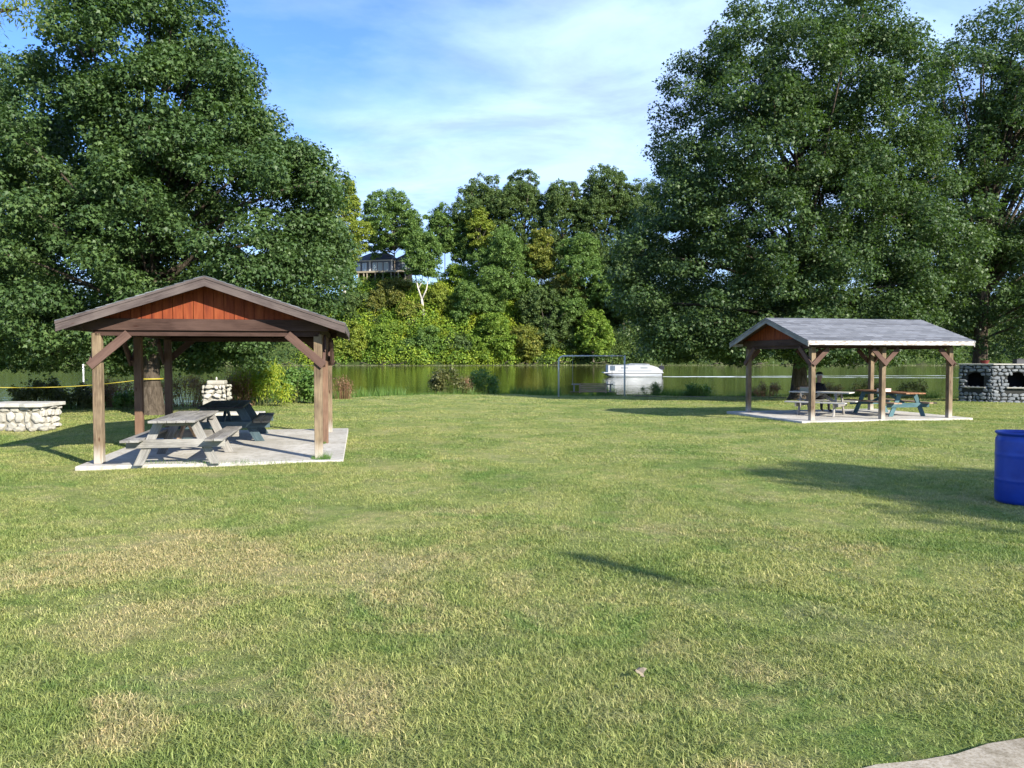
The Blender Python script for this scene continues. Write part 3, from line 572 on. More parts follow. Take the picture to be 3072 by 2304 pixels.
# ------------------------------------------------------------------ swing
def swing():
    d = 44.0; x0, x1 = X(1676, d), X(1874, d); gz = float(lawn_z(3, d)) - .05; H = Z(1068, d) - gz
    t = empty('bench_swing', ((x0 + x1) / 2, d, gz), 0, 'slatted bench swing hanging from a galvanised pipe frame by the water', 'swing')
    gal, nt, p = mat('galvanised_pipe', (.62, .63, .61), .5, .5, .1)
    w = (x1 - x0) / 2; r = .30; P = [(-w, 0, -.1), (-w, 0, H - r)]
    for i in range(1, 7): a = math.pi / 2 * i / 6; P.append((-w + r - r * math.cos(a), 0, H - r + r * math.sin(a)))
    P += [(w - .1, 0, H)]; m = MB(); m.tube(P, .045, 10); m.tube([(w, 0, -.1), (w, 0, H + .03)], .05, 10); m.build('frame', gal, t, smooth=True)
    sw = [(-w + .98 * 1.0 + .0, 1), (w - .60, -1)]
    zs = .45; bz = Z(1152, d) - gz; cz = Z(1176, d) - gz
    xa, xb = X(1718, d) - (x0 + x1) / 2, X(1836, d) - (x0 + x1) / 2
    ch = mat('chain_steel', (.30, .30, .29), .5, .5, .6)[0]
    for xx in (xa, xb):
        m = MB(); n = 60; za, zb = bz, H - .04
        for i in range(n):
            z0_, z1_ = za + (zb - za) * i / n, za + (zb - za) * (i + 1) / n; o_ = .008 if i % 2 else 0
            m.tube([(xx - o_, .0 + o_, z0_), (xx + o_, .0 - o_, z1_ + .01)], .012, 4)
        m.build('chain', ch, t)
        m = MB(); m.box((xx, 0, H), (.07, .12, .12)); m.build('hanger', gal, t, bevel=.01)
    m = MB(2); xl, xr = xa + .42, xb - .40
    nsl = 5; 
    for i in range(nsl): z_ = cz + .06 + (bz - cz - .05) * i / (nsl - 1); m.box(((xl + xr) / 2, -.18 - .0 + .02 * i * -1, z_), (xr - xl, .022, (bz - cz) / nsl * .78))
    for xx in (xl - .03, xr + .03): m.box((xx, -.20, (bz + cz) / 2), (.07, .05, bz - cz + .1))
    m.build('backrest', M['fresh'], t)
    m = MB(3)
    for i in range(4): m.box(((xa + xb) / 2, -.12 + .13 * i, cz), (xb - xa + .25, .10, .03))
    m.build('seat', M['post'], t)
    for xx, xe in ((xa, xl), (xb, xr)):
        m = MB(4); m.box(((xx + xe) / 2, .04, bz - .02), (abs(xe - xx) + .08, .50, .05)); m.box(((xx + xe) / 2 + (xx - xe) * .3, .04, (bz + cz) / 2), (.06, .3, bz - cz - .04)); m.build('armrest', M['grey'], t)
swing()

# ------------------------------------------------------------------ boat and its wake
def boat():
    d = 101.0; s = d / F; x0 = X(1805, d); t = empty('pontoon_boat', (x0, d, WZ), R(0), 'white pontoon boat crossing the river with outboard motor at its stern', 'boat')
    def b(px): return (px - 1805) * s
    wh = mat('boat_white', (.40, .41, .42), .45, .35)[0]; gw = mat('boat_glass', (.10, .13, .17), .2, .6)[0]; al = mat('boat_alloy', (.26, .28, .30), .4, .5, .2)[0]; dk = mat('boat_black', (.02, .02, .025), .4)[0]
    for y in (-.95, .95):
        m = MB(); P = [(b(1818), y, .42), (b(1824), y, .30), (b(1840), y, .22), (b(1980), y, .22)]; m.tube(P, [.05, .20, .32, .32], 14); m.build('pontoon', al, t, smooth=True)
    m = MB(); m.box(((b(1808) + b(1985)) / 2, 0, .56), (b(1985) - b(1808), 2.5, .12)); m.build('deck', wh, t, bevel=.02)
    ht = .62; top = 1.52
    for y in (-1.2, 1.2):
        m = MB(); m.prism([(b(1821), y, ht), (b(1984), y, ht), (b(1980), y, ht + .25), (b(1966), y, top - .22), (b(1948), y, top), (b(1821), y, top - .02)], (0, .04, 0)); m.build('side_panel', wh, t, bevel=.01)
        m = MB(); yy = y - .012 if y < 0 else y + .04
        m.box((b(1834), yy, 1.15), (b(1842) - b(1827), .016, .62)); m.build('window', gw, t)
        m = MB(); m.box(((b(1850) + b(1950)) / 2, yy, .80), (b(1950) - b(1850), .012, .05)); m.build('trim_stripe', gw, t)
        for q0, q1 in ((1860, 1880), (1915, 1940)): m = MB(); m.box(((b(q0) + b(q1)) / 2, yy, 1.22), (.9, .014, .22)); m.build('side_pocket', al, t)
    for x in (b(1821), b(1982)):
        m = MB(); m.box((x, 0, (ht + (top if x < 2 else ht + .35)) / 2), (.04, 2.3, (top if x < 2 else ht + .35) - ht)); m.build('end_panel', wh, t, bevel=.01)
    m = MB(); m.tube([(b(1821), -1.2, top + .02), (b(1945), -1.2, top + .03)], .025, 8); m.tube([(b(1821), 1.24, top + .02), (b(1945), 1.24, top + .03)], .025, 8); m.build('rail', al, t, smooth=True)
    m = MB(); m.prism([(b(1880), -.3, ht), (b(1900), -.3, ht), (b(1898), -.3, top + .10), (b(1886), -.3, top + .16)], (0, .9, 0)); m.build('console', wh, t, bevel=.03)
    m = MB(); m.tube([(b(1876), -1.1, top + .02), (b(1896), -1.1, top + .14), (b(1935), -1.1, top + .13), (b(1944), -1.1, top + .1)], [.04, .07, .06, .04], 10); m.tube([(b(1876), 1.1, top + .02), (b(1896), 1.1, top + .15), (b(1935), 1.1, top + .13), (b(1944), 1.1, top + .1)], [.04, .07, .06, .04], 10); m.build('folded_canopy', al, t, smooth=True)
    m = MB(); m.box((b(1915), .2, 1.1), (1.1, .9, 1.0)); m.build('seat', wh, t, bevel=.08); m = MB(); m.box((b(1858), .4, 1.05), (1.2, 1.2, .75)); m.build('seat', wh, t, bevel=.08)
    mo = MB(); mo.prism([(b(1978), -.2, .95), (b(1993), -.2, .95), (b(1991), -.2, 1.42), (b(1982), -.2, 1.5), (b(1976), -.2, 1.3)], (0, .4, 0)); mo.box((b(1986), 0, .45), (.18, .14, 1.1)); mo.build('outboard_motor', dk, t, bevel=.04)
    m = MB(); m.tube([(b(1972), 0, ht), (b(1986), 0, 1.75)], .02, 6); m.build('stern_pole', al, t)
boat()
def foam():
    rg = np.random.default_rng(4); V_ = []; 
    def sliver(x, y, l, w): V_.append([(x, y, WZ + .012), (x + l * .3, y - w, WZ + .014), (x + l, y - w * .2, WZ + .012), (x + l * .6, y + w, WZ + .016)])
    for i in range(420):
        u = rg.random() ** .8; px = 1985 + u * 900
        for sg in (-1, 1):
            y = 101 + sg * (.6 + u * 5.5) + rg.normal(0, .25 + u * .3); 
            if rg.random() < (1 - u * .45) * (.35 + .65 * (math.sin(px * .021 + sg * 2) + math.sin(px * .047) > -.4)): sliver(X(px, 101) + rg.normal(0, .5), y, rg.uniform(.8, 3), rg.uniform(.12, .42) * (1 - u * .6))
    for i in range(120): sliver(X(1983, 101) + rg.random() ** 1.5 * 9, 101 + rg.normal(0, .5), rg.uniform(.4, 1.4), rg.uniform(.1, .4))
    for i in range(60): sliver(X(1825 + rg.random() * 150, 101), 101 - 1.35 + rg.normal(0, .06), rg.uniform(.3, 1.0), rg.uniform(.03, .1))
    v_ = np.array(V_).reshape(-1, 3); f_ = np.arange(len(v_)).reshape(-1, 4)
    fm = mat('foam', (.62, .66, .62), .5)[0]; o = np_mesh('boat_wake', fm, v_, [f_]); tag(o, 'white foam wake trailing behind the boat across the river', 'wake', kind='stuff')
foam()

# ------------------------------------------------------------------ foliage
def foliage(rng, cl, rad, nper, leaf, flat=.7, shape='maple', upb=.55, fill=.5, cw=.25):
    """cl (K,3) clump centres, rad (K,), returns verts, faces, tint"""
    K = len(cl); cnt = np.maximum((nper * (rad / rad.mean()) ** 2).astype(int), 3); ci = np.repeat(np.arange(K), cnt); n = len(ci)
    d = rng.normal(size=(n, 3)); d /= np.linalg.norm(d, axis=1)[:, None]; d[:, 2] = np.where(rng.random(n) < .35, np.abs(d[:, 2]), d[:, 2])
    rr = fill + (1 - fill) * rng.random(n) ** .5; rr *= 1 + .16 * rng.normal(size=n)
    r_ = rad[ci] * rr; P = cl[ci] + d * r_[:, None] * np.array([1, 1, flat])
    P[:, 2] -= .22 * rad[ci] * (d[:, 0] ** 2 + d[:, 1] ** 2)
    nn = d * .55 + np.array([0, 0, upb]) + rng.normal(size=(n, 3)) * .48; nn /= np.linalg.norm(nn, axis=1)[:, None]
    t = d * np.array([.6, .6, .1]) + np.array([0, 0, -.65]) + rng.normal(size=(n, 3)) * .5; t -= nn * (t * nn).sum(1)[:, None]; t /= np.linalg.norm(t, axis=1)[:, None]
    s = np.cross(t, nn); sz = leaf * (.6 + .8 * rng.random(n))
    if shape == 'maple': L = [(0, -.4, 0), (.52, -.02, -.14), (.20, .10, -.03), (0, .62, -.10), (-.20, .10, -.03), (-.52, -.02, -.14)]; fs = [(0, 2, 3, 4), (0, 1, 2), (0, 4, 5)]
    elif shape == 'diamond': L = [(0, -.5, 0), (.38, .05, -.1), (0, .55, -.04), (-.38, .05, -.1)]; fs = [(0, 1, 2), (0, 2, 3)]
    else: L = [(0, -.6, 0), (.13, 0, 0), (0, .6, -.06), (-.13, 0, 0)]; fs = [(0, 1, 2), (0, 2, 3)]
    k = len(L); Vv = np.empty((n, k, 3))
    for i, (a, b, c) in enumerate(L): Vv[:, i] = P + (s * a + t * b + nn * c) * sz[:, None]
    base = (np.arange(n) * k)[:, None]; F3 = [base + np.array(f)[None] for f in fs if len(f) == 3]; F4 = [base + np.array(f)[None] for f in fs if len(f) == 4]
    out = []; 
    if F3: out.append(np.concatenate(F3))
    if F4: out.append(np.concatenate(F4))
    tint = np.clip(rng.random(n) * (1 - cw) + cw * rng.random(K)[ci], 0, 1)
    return Vv.reshape(-1, 3), out, np.repeat(tint, k)
def blob_clumps(rng, blobs, cr, dens, ground=None, inner=.25):
    """clump centres over a union of ellipsoid blobs (cx,cy,cz,rx,ry,rz)"""
    out = []
    B = np.array(blobs, float)
    for i, b in enumerate(B):
        n = int(dens * 4 * math.pi * ((b[3] * b[4] * b[5]) ** (2 / 3)) / (math.pi * cr * cr)) + 1
        d = rng.normal(size=(n, 3)); d /= np.linalg.norm(d, axis=1)[:, None]
        rr = np.where(rng.random(n) < inner, rng.uniform(.35, .8, n), rng.uniform(.82, 1.03, n)); p = b[:3] + d * b[3:] * rr[:, None]
        keep = np.ones(n, bool)
        for j, c in enumerate(B):
            if j != i: q = np.linalg.norm((p - c[:3]) / c[3:], axis=1); keep &= ~((q < .62) & (rng.random(n) < .8))
        out.append(p[keep])
    P = np.concatenate(out)
    if ground is not None: P = P[P[:, 2] > ground + cr * .4]
    return P
def limbs(rng, base, fork_z, targets, r0, lean=(0, 0), n=6, kmax=46, rt=.045, wig=.25):
    m = MB(int(rng.integers(9999))); bx, by, bz = base; top = max(t[2] for t in targets) * .82 + bz * .18
    pts = []; K = 9
    for i in range(K): f = i / (K - 1); z = bz - .15 + (top - bz) * f; pts.append((bx + lean[0] * f + wig * math.sin(f * 5 + bx) * f, by + lean[1] * f, z))
    rad = [max(r0 * (1.35 if i == 0 else 1.0) * (1 - .9 * (i / (K - 1)) ** .8), .03) for i in range(K)]
    m.tube([(bx, by, bz - .2), (bx, by, bz + .05), (bx, by, bz + .35), (bx, by, bz + .9)], [r0 * 2.0, r0 * 1.65, r0 * 1.25, r0 * 1.05], 10); m.tube(pts, rad, 10)
    idx = rng.permutation(len(targets))[:kmax]
    for i in idx:
        t = Vector(targets[i]); zf = fork_z + max(0, t.z - fork_z) * rng.uniform(.25, .7); zf = min(zf, top); f = (zf - bz) / (top - bz) if top > bz else 0
        f = min(max(f, 0), 1); j = min(int(f * (K - 1)), K - 2); g_ = f * (K - 1) - j; s = Vector(pts[j]).lerp(Vector(pts[j + 1]), g_)
        mid = s.lerp(t, .5) + Vector((rng.normal() * .3, rng.normal() * .3, abs((t - s).length) * .12)); r1 = rt * (1 + (t - s).length / 3.5)
        P = [s.lerp(mid, u).lerp(mid.lerp(t, u), u) for u in (0, .25, .5, .75, 1)]
        m.tube(P, [r1, r1 * .8, r1 * .6, r1 * .4, r1 * .18], 6)
    return m
def big_tree(name, base, blobs, label, group, leaf=.17, nper=150, cr=.85, dens=1.0, r0=.42, fork=2.2, mt='maple', seed=0, ground=.9, bark='bark', shape='maple', lean=(0, 0), kmax=60, extra=None, fill=.35, cat='tree', inner=.25):
    rng = np.random.default_rng(seed); t = empty(name, base, 0, label, cat, group)
    cl = blob_clumps(rng, blobs, cr, dens, ground, inner)
    if extra: cl = np.concatenate([cl, np.array(extra)])
    rad = cr * rng.uniform(.65, 1.25, len(cl)); bl = np.array(base)
    v_, f_, ti = foliage(rng, cl - bl, rad, nper, leaf, flat=.62, shape=shape, fill=fill)
    np_mesh('crown', M[mt], v_, f_, ti, t)
    m = limbs(rng, (0, 0, 0), fork, [tuple(c) for c in (cl - bl)], r0, lean, kmax=kmax, rt=.03); m.build('trunk', M[bark], t, smooth=True)
    return t
def bl(px, py, rpx, d, dy=0, ry=None, rz=None):
    r = rpx * d / F; return (X(px, d), d + dy, Z(py, d), r, ry or r, (rz * d / F) if rz else r)
D = 24.5
big_tree('maple_tree', (X(452, D), D, -.05), [bl(440, 200, 265, D), bl(560, 400, 270, D), bl(260, 430, 260, D), bl(650, 690, 370, D, 0, 3.6), bl(250, 800, 330, D, -.5), bl(850, 620, 170, D, 0, 2.2), bl(900, 790, 160, D, .3), bl(60, 930, 200, D), bl(480, 930, 190, D + 1), bl(680, 980, 120, D + 1)],
         'broad dense maple with dark green crown behind the left shelter', 'large maples', seed=11, leaf=.112, nper=330, cr=.62, dens=1.5, ground=1.25, r0=.32, inner=.3)
D = 27.0
big_tree('maple_tree', (X(-260, D), D, -.05), [bl(-90, 470, 310, D), bl(-420, 330, 330, D), bl(-120, 800, 360, D)],
         'maple reaching into the photo from beyond the left edge', 'large maples', seed=12, leaf=.12, nper=260, cr=.7, dens=1.4, ground=1.3, r0=.4)
D = 38.0
big_tree('maple_tree', (X(2398, D), D, -.38), [bl(2380, 290, 310, D), bl(2220, 420, 280, D), bl(2560, 330, 260, D), bl(2330, 620, 330, D), bl(2160, 800, 300, D, 0, 5), bl(2450, 800, 330, D, -.5), bl(2700, 720, 230, D), bl(1990, 900, 150, D), bl(2300, 950, 190, D, -1.5), bl(2560, 960, 160, D, -1), bl(2050, 1000, 120, D, -.5)],
         'tallest maple, rising behind the right shelter, with wide drooping crown', 'large maples', seed=13, leaf=.142, nper=290, cr=.82, dens=1.35, ground=1.4, r0=.36, mt='maple2', fork=3, inner=.4)
D = 40.0
big_tree('maple_tree', (X(2938, D), D, -.4), [bl(2990, 260, 215, D), bl(2950, 540, 260, D), bl(3180, 500, 300, D), bl(2900, 850, 190, D), bl(3150, 850, 260, D), bl(2720, 1035, 75, D, -2), bl(3260, 250, 250, D)],
         'maple with see-through upper crown and dark forked trunk behind the stone fireplace', 'large maples', seed=14, leaf=.145, nper=230, cr=.82, dens=1.2, ground=1.7, r0=.42, mt='maple2', fork=2.6, inner=.35, kmax=60)
# lacy branch at the top left belongs to a locust just outside the frame
big_tree('locust_tree', (-12.2, 11.6, 0), [(-11.4, 12, 7.3, 2.2, 2.0, 1.5), (-8.15, 12, 7.2, .75, .7, .42), (-7.75, 12, 7.35, .45, .4, .3), (-12.5, 12, 9.2, 2.4, 2.2, 1.8)],
         'pale yellow green locust branch hanging into the top left corner', None, seed=15, leaf=.085, nper=110, cr=.42, dens=1.0, ground=1, r0=.2, mt='locust', shape='thin', fork=4, fill=.1)
# behind and right of the photographer: it throws the long shadow across the right of the lawn
big_tree('shade_tree', (18.0, -1.6, 0), [(18.0, -1.6, 6.1, 2.4, 2.4, 3.7)], 'round tree outside the photo at the right whose shadow crosses the lawn', None, seed=16, leaf=.24, nper=90, cr=.7, dens=1.6, ground=1, r0=.2, mt='maple')
def added_shadow_pole():  # unseen pole, added and shaped only to cast the thin lawn shadow
    t = empty('added_shadow_pole', (10.4, -3.15, 0), 0, 'unseen pole added to cast the thin shadow across the near lawn', 'added shadow pole'); gm = mat('post_paint', (.05, .06, .05), .5)[0]
    m = MB(); m.tube([(0, 0, 0), (0, 0, 3), (0, 0, 6.5)], [.02, .014, .012], 10); m.build('pole', gm, t, smooth=True)
    m = MB(); m.tube([(0, 0, 6.4), (0, 0, 6.55), (0, 0, 7.0), (0, 0, 7.1)], [.015, .08, .10, .04], 12); m.build('shadow_pole_head', gm, t, smooth=True)
added_shadow_pole()

# ---- far bank: hillside undergrowth, woods and single trees
M['far_gold'] = leafm('far_gold_leaves', [(.10, .135, .024), (.16, .185, .030), (.24, .22, .035)], rough=.6)
M['far_dark'] = leafm('far_dark_leaves', [(.055, .094, .028), (.085, .132, .038), (.122, .172, .048)], rough=.6)
M['far_mid'] = leafm('far_mid_leaves', [(.072, .130, .030), (.105, .178, .040), (.15, .225, .050)], rough=.6)
M['far_bright'] = leafm('far_bright_leaves', [(.095, .17, .022), (.145, .225, .028), (.21, .275, .036)], rough=.6)
M['far_olive'] = leafm('far_olive_leaves', [(.085, .105, .022), (.13, .145, .03), (.19, .17, .034)], rough=.6)
M['far_yellow'] = leafm('far_yellow_leaves', [(.12, .17, .022), (.18, .23, .03), (.25, .27, .036)], rough=.6)
M['shrub'] = leafm('hillside_shrub_leaves', [(.065, .135, .020), (.12, .205, .024), (.155, .25, .025), (.23, .31, .03), (.30, .34, .03)], rough=.6, clump=((.19, .25, .015), .52, (.28, .30, .025)), cs=.13)
M['shrub_dark'] = leafm('dark_shrub_leaves', [(.030, .062, .020), (.055, .10, .026), (.085, .14, .030), (.13, .175, .04)], rough=.6, clump=((.09, .12, .02), .56, (.14, .15, .03)), cs=.1)
def far_proto(seed, H, Wd, shape='round', nper=50, leaf=.46, trunk_h=.25):
    """unit tree meshes (metres), origin at the foot"""
    rng = np.random.default_rng(seed); z0 = H * trunk_h; blobs = []
    k = 15
    for i in range(k):
        f = rng.random(); z = z0 + (H - z0) * (.08 + .78 * f); prof = {'round': math.sin(math.pi * (.25 + .6 * f)), 'tall': math.sin(math.pi * (.22 + .66 * f)) * .85, 'cone': 1.05 - .85 * f}[shape]
        a = rng.random() * 6.28; o = Wd / 2 * prof * rng.uniform(.2, .78); r = Wd / 2 * rng.uniform(.26, .46) * (.55 + .45 * prof)
        blobs.append((o * math.cos(a), o * math.sin(a), z, r, r, r * rng.uniform(.7, 1)))
    blobs.append((0, 0, H - Wd * .17, Wd * .2, Wd * .2, Wd * .17)); blobs.append((0, 0, z0 + (H - z0) * .45, Wd * .33, Wd * .33, (H - z0) * .35))
    cl = blob_clumps(rng, blobs, 1.0, .95); rad = rng.uniform(.6, 1.35, len(cl))
    fo = foliage(rng, cl, rad, nper, leaf, shape='diamond', fill=.3); lm = limbs(rng, (0, 0, 0), z0 * .9, [tuple(c) for c in cl], .24, kmax=24, rt=.05)
    return fo, lm
PM = {}
def far_tree(pid, px, ytop, wpx, ybase, d, mt, label, seed=0, shape='round', trunk_h=.25, bark_='bark_far', name='hillside_tree', trunk=None):
    x = X(px, d); gz = Z(ybase, d); H = Z(ytop, d) - gz; Wd = 1.22 * wpx * d / F
    key = (pid, mt)
    fo, lm = far_proto(100 + pid * 7 + seed, H, Wd, shape, trunk_h=trunk_h)
    t = empty(name, (x, d, gz), 0, label, 'tree', 'trees on the far bank')
    np_mesh('crown', M[mt], fo[0], fo[1], fo[2], t); (trunk or lm).build('trunk', M[bark_], t, smooth=True); return t
hz = [(1, 1185, 575, 205, 850, 260, 'far_mid', 'fresh green broad tree standing in front of the hilltop house', 'round', .30),
      (21, 1378, 785, 105, 890, 258, 'far_bright', 'bright green bush tree on the hill brow between two slim trees', 'round', .05),
      (2, 1032, 530, 150, 900, 250, 'far_yellow', 'tall yellow green tree right beside the left maple crown', 'tall', .2),
      (3, 1335, 615, 130, 880, 262, 'far_mid', 'slim airy tree between the broad one and the tall dark group', 'tall', .45),
      (4, 1440, 625, 85, 860, 256, 'far_yellow', 'slender tree with lime yellow top on the hill', 'tall', .45),
      (5, 1455, 525, 200, 860, 268, 'far_dark', 'tall dark tree at the left end of the ridge group', 'round', .2),
      (6, 1570, 515, 190, 880, 270, 'far_dark', 'second tall dark tree along the ridge from the left', 'round', .2),
      (7, 1625, 680, 100, 880, 252, 'far_gold', 'yellowish olive tree halfway up the slope', 'tall', .2),
      (8, 1690, 545, 190, 880, 266, 'far_dark', 'dark tree in the middle of the ridge group', 'round', .2),
      (9, 1810, 500, 220, 900, 268, 'far_dark', 'highest tree of the ridge, left of the right maple', 'round', .2),
      (10, 1925, 540, 200, 900, 268, 'far_dark', 'ridge tree touching the right maple crown', 'round', .2),
      (11, 1510, 680, 190, 950, 250, 'far_mid', 'mid green leafy tree below the tall dark group', 'round', .1),
      (12, 1740, 700, 210, 980, 248, 'far_mid', 'rounded green tree on the slope right of the olive one', 'round', .1),
      (13, 1870, 740, 180, 1000, 246, 'far_dark', 'dark tree low on the slope near the right maple', 'round', .1),
      (15, 1420, 850, 150, 1000, 243, 'far_mid', 'small tree with bare lower trunk low on the slope', 'round', .3),
      (16, 1640, 860, 190, 1060, 244, 'far_dark', 'dark green tree near the water left of the pipe frame', 'round', .05),
      (17, 1780, 930, 150, 1085, 241, 'far_bright', 'bright green bushy tree at the water above the pipe frame', 'cone', .03),
      (18, 1700, 810, 110, 930, 248, 'far_olive', 'brownish olive tree amid dark trees on the slope', 'round', .1),
      (19, 1390, 640, 120, 860, 264, 'far_mid', 'narrow green tree behind the lime yellow one', 'tall', .3)]
M['far_gold'] = M.get('far_gold') or leafm('far_gold_leaves', [(.10, .135, .024), (.16, .185, .030), (.24, .22, .035)], rough=.6)
for (pid, px, yt, wp, yb, d, mt, lab, shp, th) in hz: far_tree(pid, px, yt, wp, yb, d, mt, lab, shape=shp, trunk_h=th)
for (pid, px, yt, wp, yb, d, mt, lab) in [
      (31, 1075, 872, 120, 985, 246, 'far_dark', 'dark green bush high on the slope below the left end of the house'),
      (32, 1165, 838, 130, 945, 250, 'far_olive', 'brownish olive bush right under the house deck'),
      (33, 1315, 850, 90, 950, 247, 'far_yellow', 'lime yellow bush right of the pale forked trunk'),
      (34, 1050, 965, 130, 1088, 238.5, 'far_yellow', 'yellow green bush at the water just right of the left shelter roof'),
      (35, 1165, 970, 140, 1090, 239, 'far_bright', 'bright green waterside bush left of the pale forked trunk'),
      (36, 1275, 985, 140, 1091, 238.5, 'far_mid', 'mid green waterside bush straight below the pale forked trunk'),
      (37, 1375, 995, 130, 1091, 238, 'far_dark', 'darker green waterside bush above the olive bank shrub'),
      (38, 1480, 935, 170, 1091, 239.5, 'far_bright', 'large bright green rounded bush at the water, centre of the far bank'),
      (39, 1580, 975, 120, 1091, 238.5, 'far_gold', 'golden green bush between the large bright one and the dark tree'),
      (40, 1235, 905, 90, 965, 245, 'far_gold', 'golden bush beside the bare tan outcrop')]:
    far_tree(pid, px, yt, wp, yb, d, mt, lab, shape='round', trunk_h=.03, name='hillside_bush')
# pale forked trunk in the middle of the slope
def fork_trunk(s, H):
    m = MB(5); m.tube([(0, 0, -.5), (-.2, 0, H * .18), (-.6, 0, H * .34)], [.5, .40, .33], 8)
    m.tube([(-.6, 0, H * .33), (-1.8, 0, H * .5), (-2.6, 0, H * .68), (-3.6, 0, H * .85)], [.27, .22, .16, .08], 7); m.tube([(-.6, 0, H * .33), (.9, 0, H * .48), (1.5, 0, H * .64), (2.2, 0, H * .85)], [.26, .2, .14, .07], 7)
    m.tube([(-1.7, 0, H * .48), (-.6, 0, H * .58), (-.1, 0, H * .75)], [.2, .16, .08], 6); return m
far_tree(14, 1272, 690, 140, 968, 243, 'far_mid', 'tree with pale forked trunk standing out mid slope below the house', shape='round', trunk_h=.52, bark_='bark_pale', trunk=fork_trunk(1, (968 - 760) * 243 / F), name='pale_trunk_tree')
def slim(H):
    m = MB(6); m.tube([(0, 0, -.5), (.1, 0, H * .3), (-.1, 0, H * .75)], [.3, .25, .12], 7); m.tube([(.1, 0, H * .28), (-.8, 0, H * .45), (-1.1, 0, H * .75)], [.2, .16, .08], 6); return m
far_tree(20, 1036, 760, 90, 935, 246, 'far_mid', 'small tree with white twin stems below the house at left', shape='tall', trunk_h=.5, bark_='bark_pale', trunk=slim(175 * 246 / F), name='pale_trunk_tree')
def band(name, n, pxr, yr, dr, mt, seed, cr=(1.6, 3.2), leaf=.5, nper=150, lab=None, kind='stuff', ztop=None):
    rng = np.random.default_rng(seed); x = rng.uniform(*pxr, n); d = rng.uniform(*dr, n); xx = (x - 1536) / F * d; gz = ground_z(xx, shore_far(xx) + (d - 236)); yy = shore_far(xx) + (d - 236)
    rad = rng.uniform(*cr, n); cl = np.stack([xx, yy, gz + rad * rng.uniform(.1, .6, n) + (rng.random(n) * ztop if ztop else 0)], -1)
    v_, f_, ti = foliage(rng, cl, rad, nper, leaf, flat=.85, shape='diamond', fill=.55, cw=.78); o = np_mesh(name, M[mt], v_, f_, ti); tag(o, lab, 'undergrowth', kind=kind); return o
band('hillside_shrubs', 560, (930, 1730), None, (237, 264), 'shrub', 31, cr=(1.6, 4.4), nper=330, lab='yellow green shrubs and vines covering the far slope')
band('slope_thicket', 520, (1600, 2300), None, (237, 262), 'shrub_dark', 32, lab='dark green thicket on the far slope behind the right maple')
band('shore_thicket', 520, (-500, 1000), None, (236.5, 262), 'shrub_dark', 33, lab='dark green thicket along the far shore behind the left shelter', cr=(1.8, 3.6))
band('shore_thicket', 420, (2200, 3500), None, (237, 262), 'shrub_dark', 34, lab='dark green thicket along the far shore behind the right shelter', cr=(1.8, 3.6))
band('far_wood', 340, (-900, 980), None, (252, 290), 'far_dark', 35, lab='distant wood behind the left maple', cr=(3, 5.5), ztop=12, nper=260)
band('far_wood', 420, (1950, 3900), None, (252, 290), 'far_dark', 36, lab='distant wood behind the right maples', cr=(3, 5.5), ztop=17, nper=260)
band('ridge_wood', 170, (1400, 2100), None, (262, 286), 'far_dark', 37, lab='wood closing the skyline behind the ridge trees', cr=(2.2, 4.2), ztop=15, nper=190)
# pale weed line, mud and driftwood where the far bank meets the water
def shoreline():
    rng = np.random.default_rng(8); n = 5200; px = rng.uniform(-300, 3400, n); xx = (px - 1536) / F * 236; yy = shore_far(xx) - rng.uniform(.2, 2.6, n)
    cl = np.stack([xx, yy, np.full(n, WZ + .05)], -1); v_, f_, ti = foliage(rng, cl, np.full(n, .35), 9, .28, flat=.5, shape='diamond')
    M['weed'] = leafm('shore_weed', [(.10, .12, .05), (.17, .18, .09), (.26, .26, .16)], rough=.7); tag(np_mesh('shore_weeds', M['weed'], v_, f_, ti), 'pale weeds at the foot of the far bank', 'weeds', kind='stuff')
    m = MB(3); rg = random.Random(3)
    for i in range(46):
        p = rg.uniform(-100, 2900); x = X(p, 236); y = float(shore_far(x)) - rg.uniform(0, 1.5); l = rg.uniform(1.5, 5); a = rg.uniform(-.5, .5)
        q = [(x, y, WZ + .2), (x + l * .4, y - .5, WZ + rg.uniform(.3, 1.0)), (x + l, y - 1, WZ + rg.uniform(0, 1.6))]; m.tube(q, [.13, .10, .05], 6)
        m.tube([q[1], (q[1][0] + rg.uniform(-1, 1), y - 1, WZ + rg.uniform(.8, 1.8))], [.07, .03], 5)
    tag(m.build('driftwood', M['bark_far'], smooth=True), 'bare driftwood and roots tangled along the far waterline', 'driftwood', kind='stuff')
shoreline()
def bare_patch():
    bm = bmesh.new(); bmesh.ops.create_icosphere(bm, subdivisions=3, radius=1)
    for v_ in bm.verts: v_.co *= 1 + .22 * math.sin(v_.co.x * 7) * math.cos(v_.co.z * 9 + v_.co.y * 5)
    me = bpy.data.meshes.new('rock_outcrop'); bm.to_mesh(me); bm.free(); me.materials.append(stone('tan_rock', [(.36, .27, .17)] * 3 + [(.24, .18, .11)], .1)); o = bpy.data.objects.new('rock_outcrop', me); C.objects.link(o)
    o.location = (X(1232, 240), 245, Z(958, 243)); o.scale = (3.6, 3.5, 2.6); tag(o, 'tan bare earth and rock outcrop on the slope below the house', 'rock')
bare_patch()

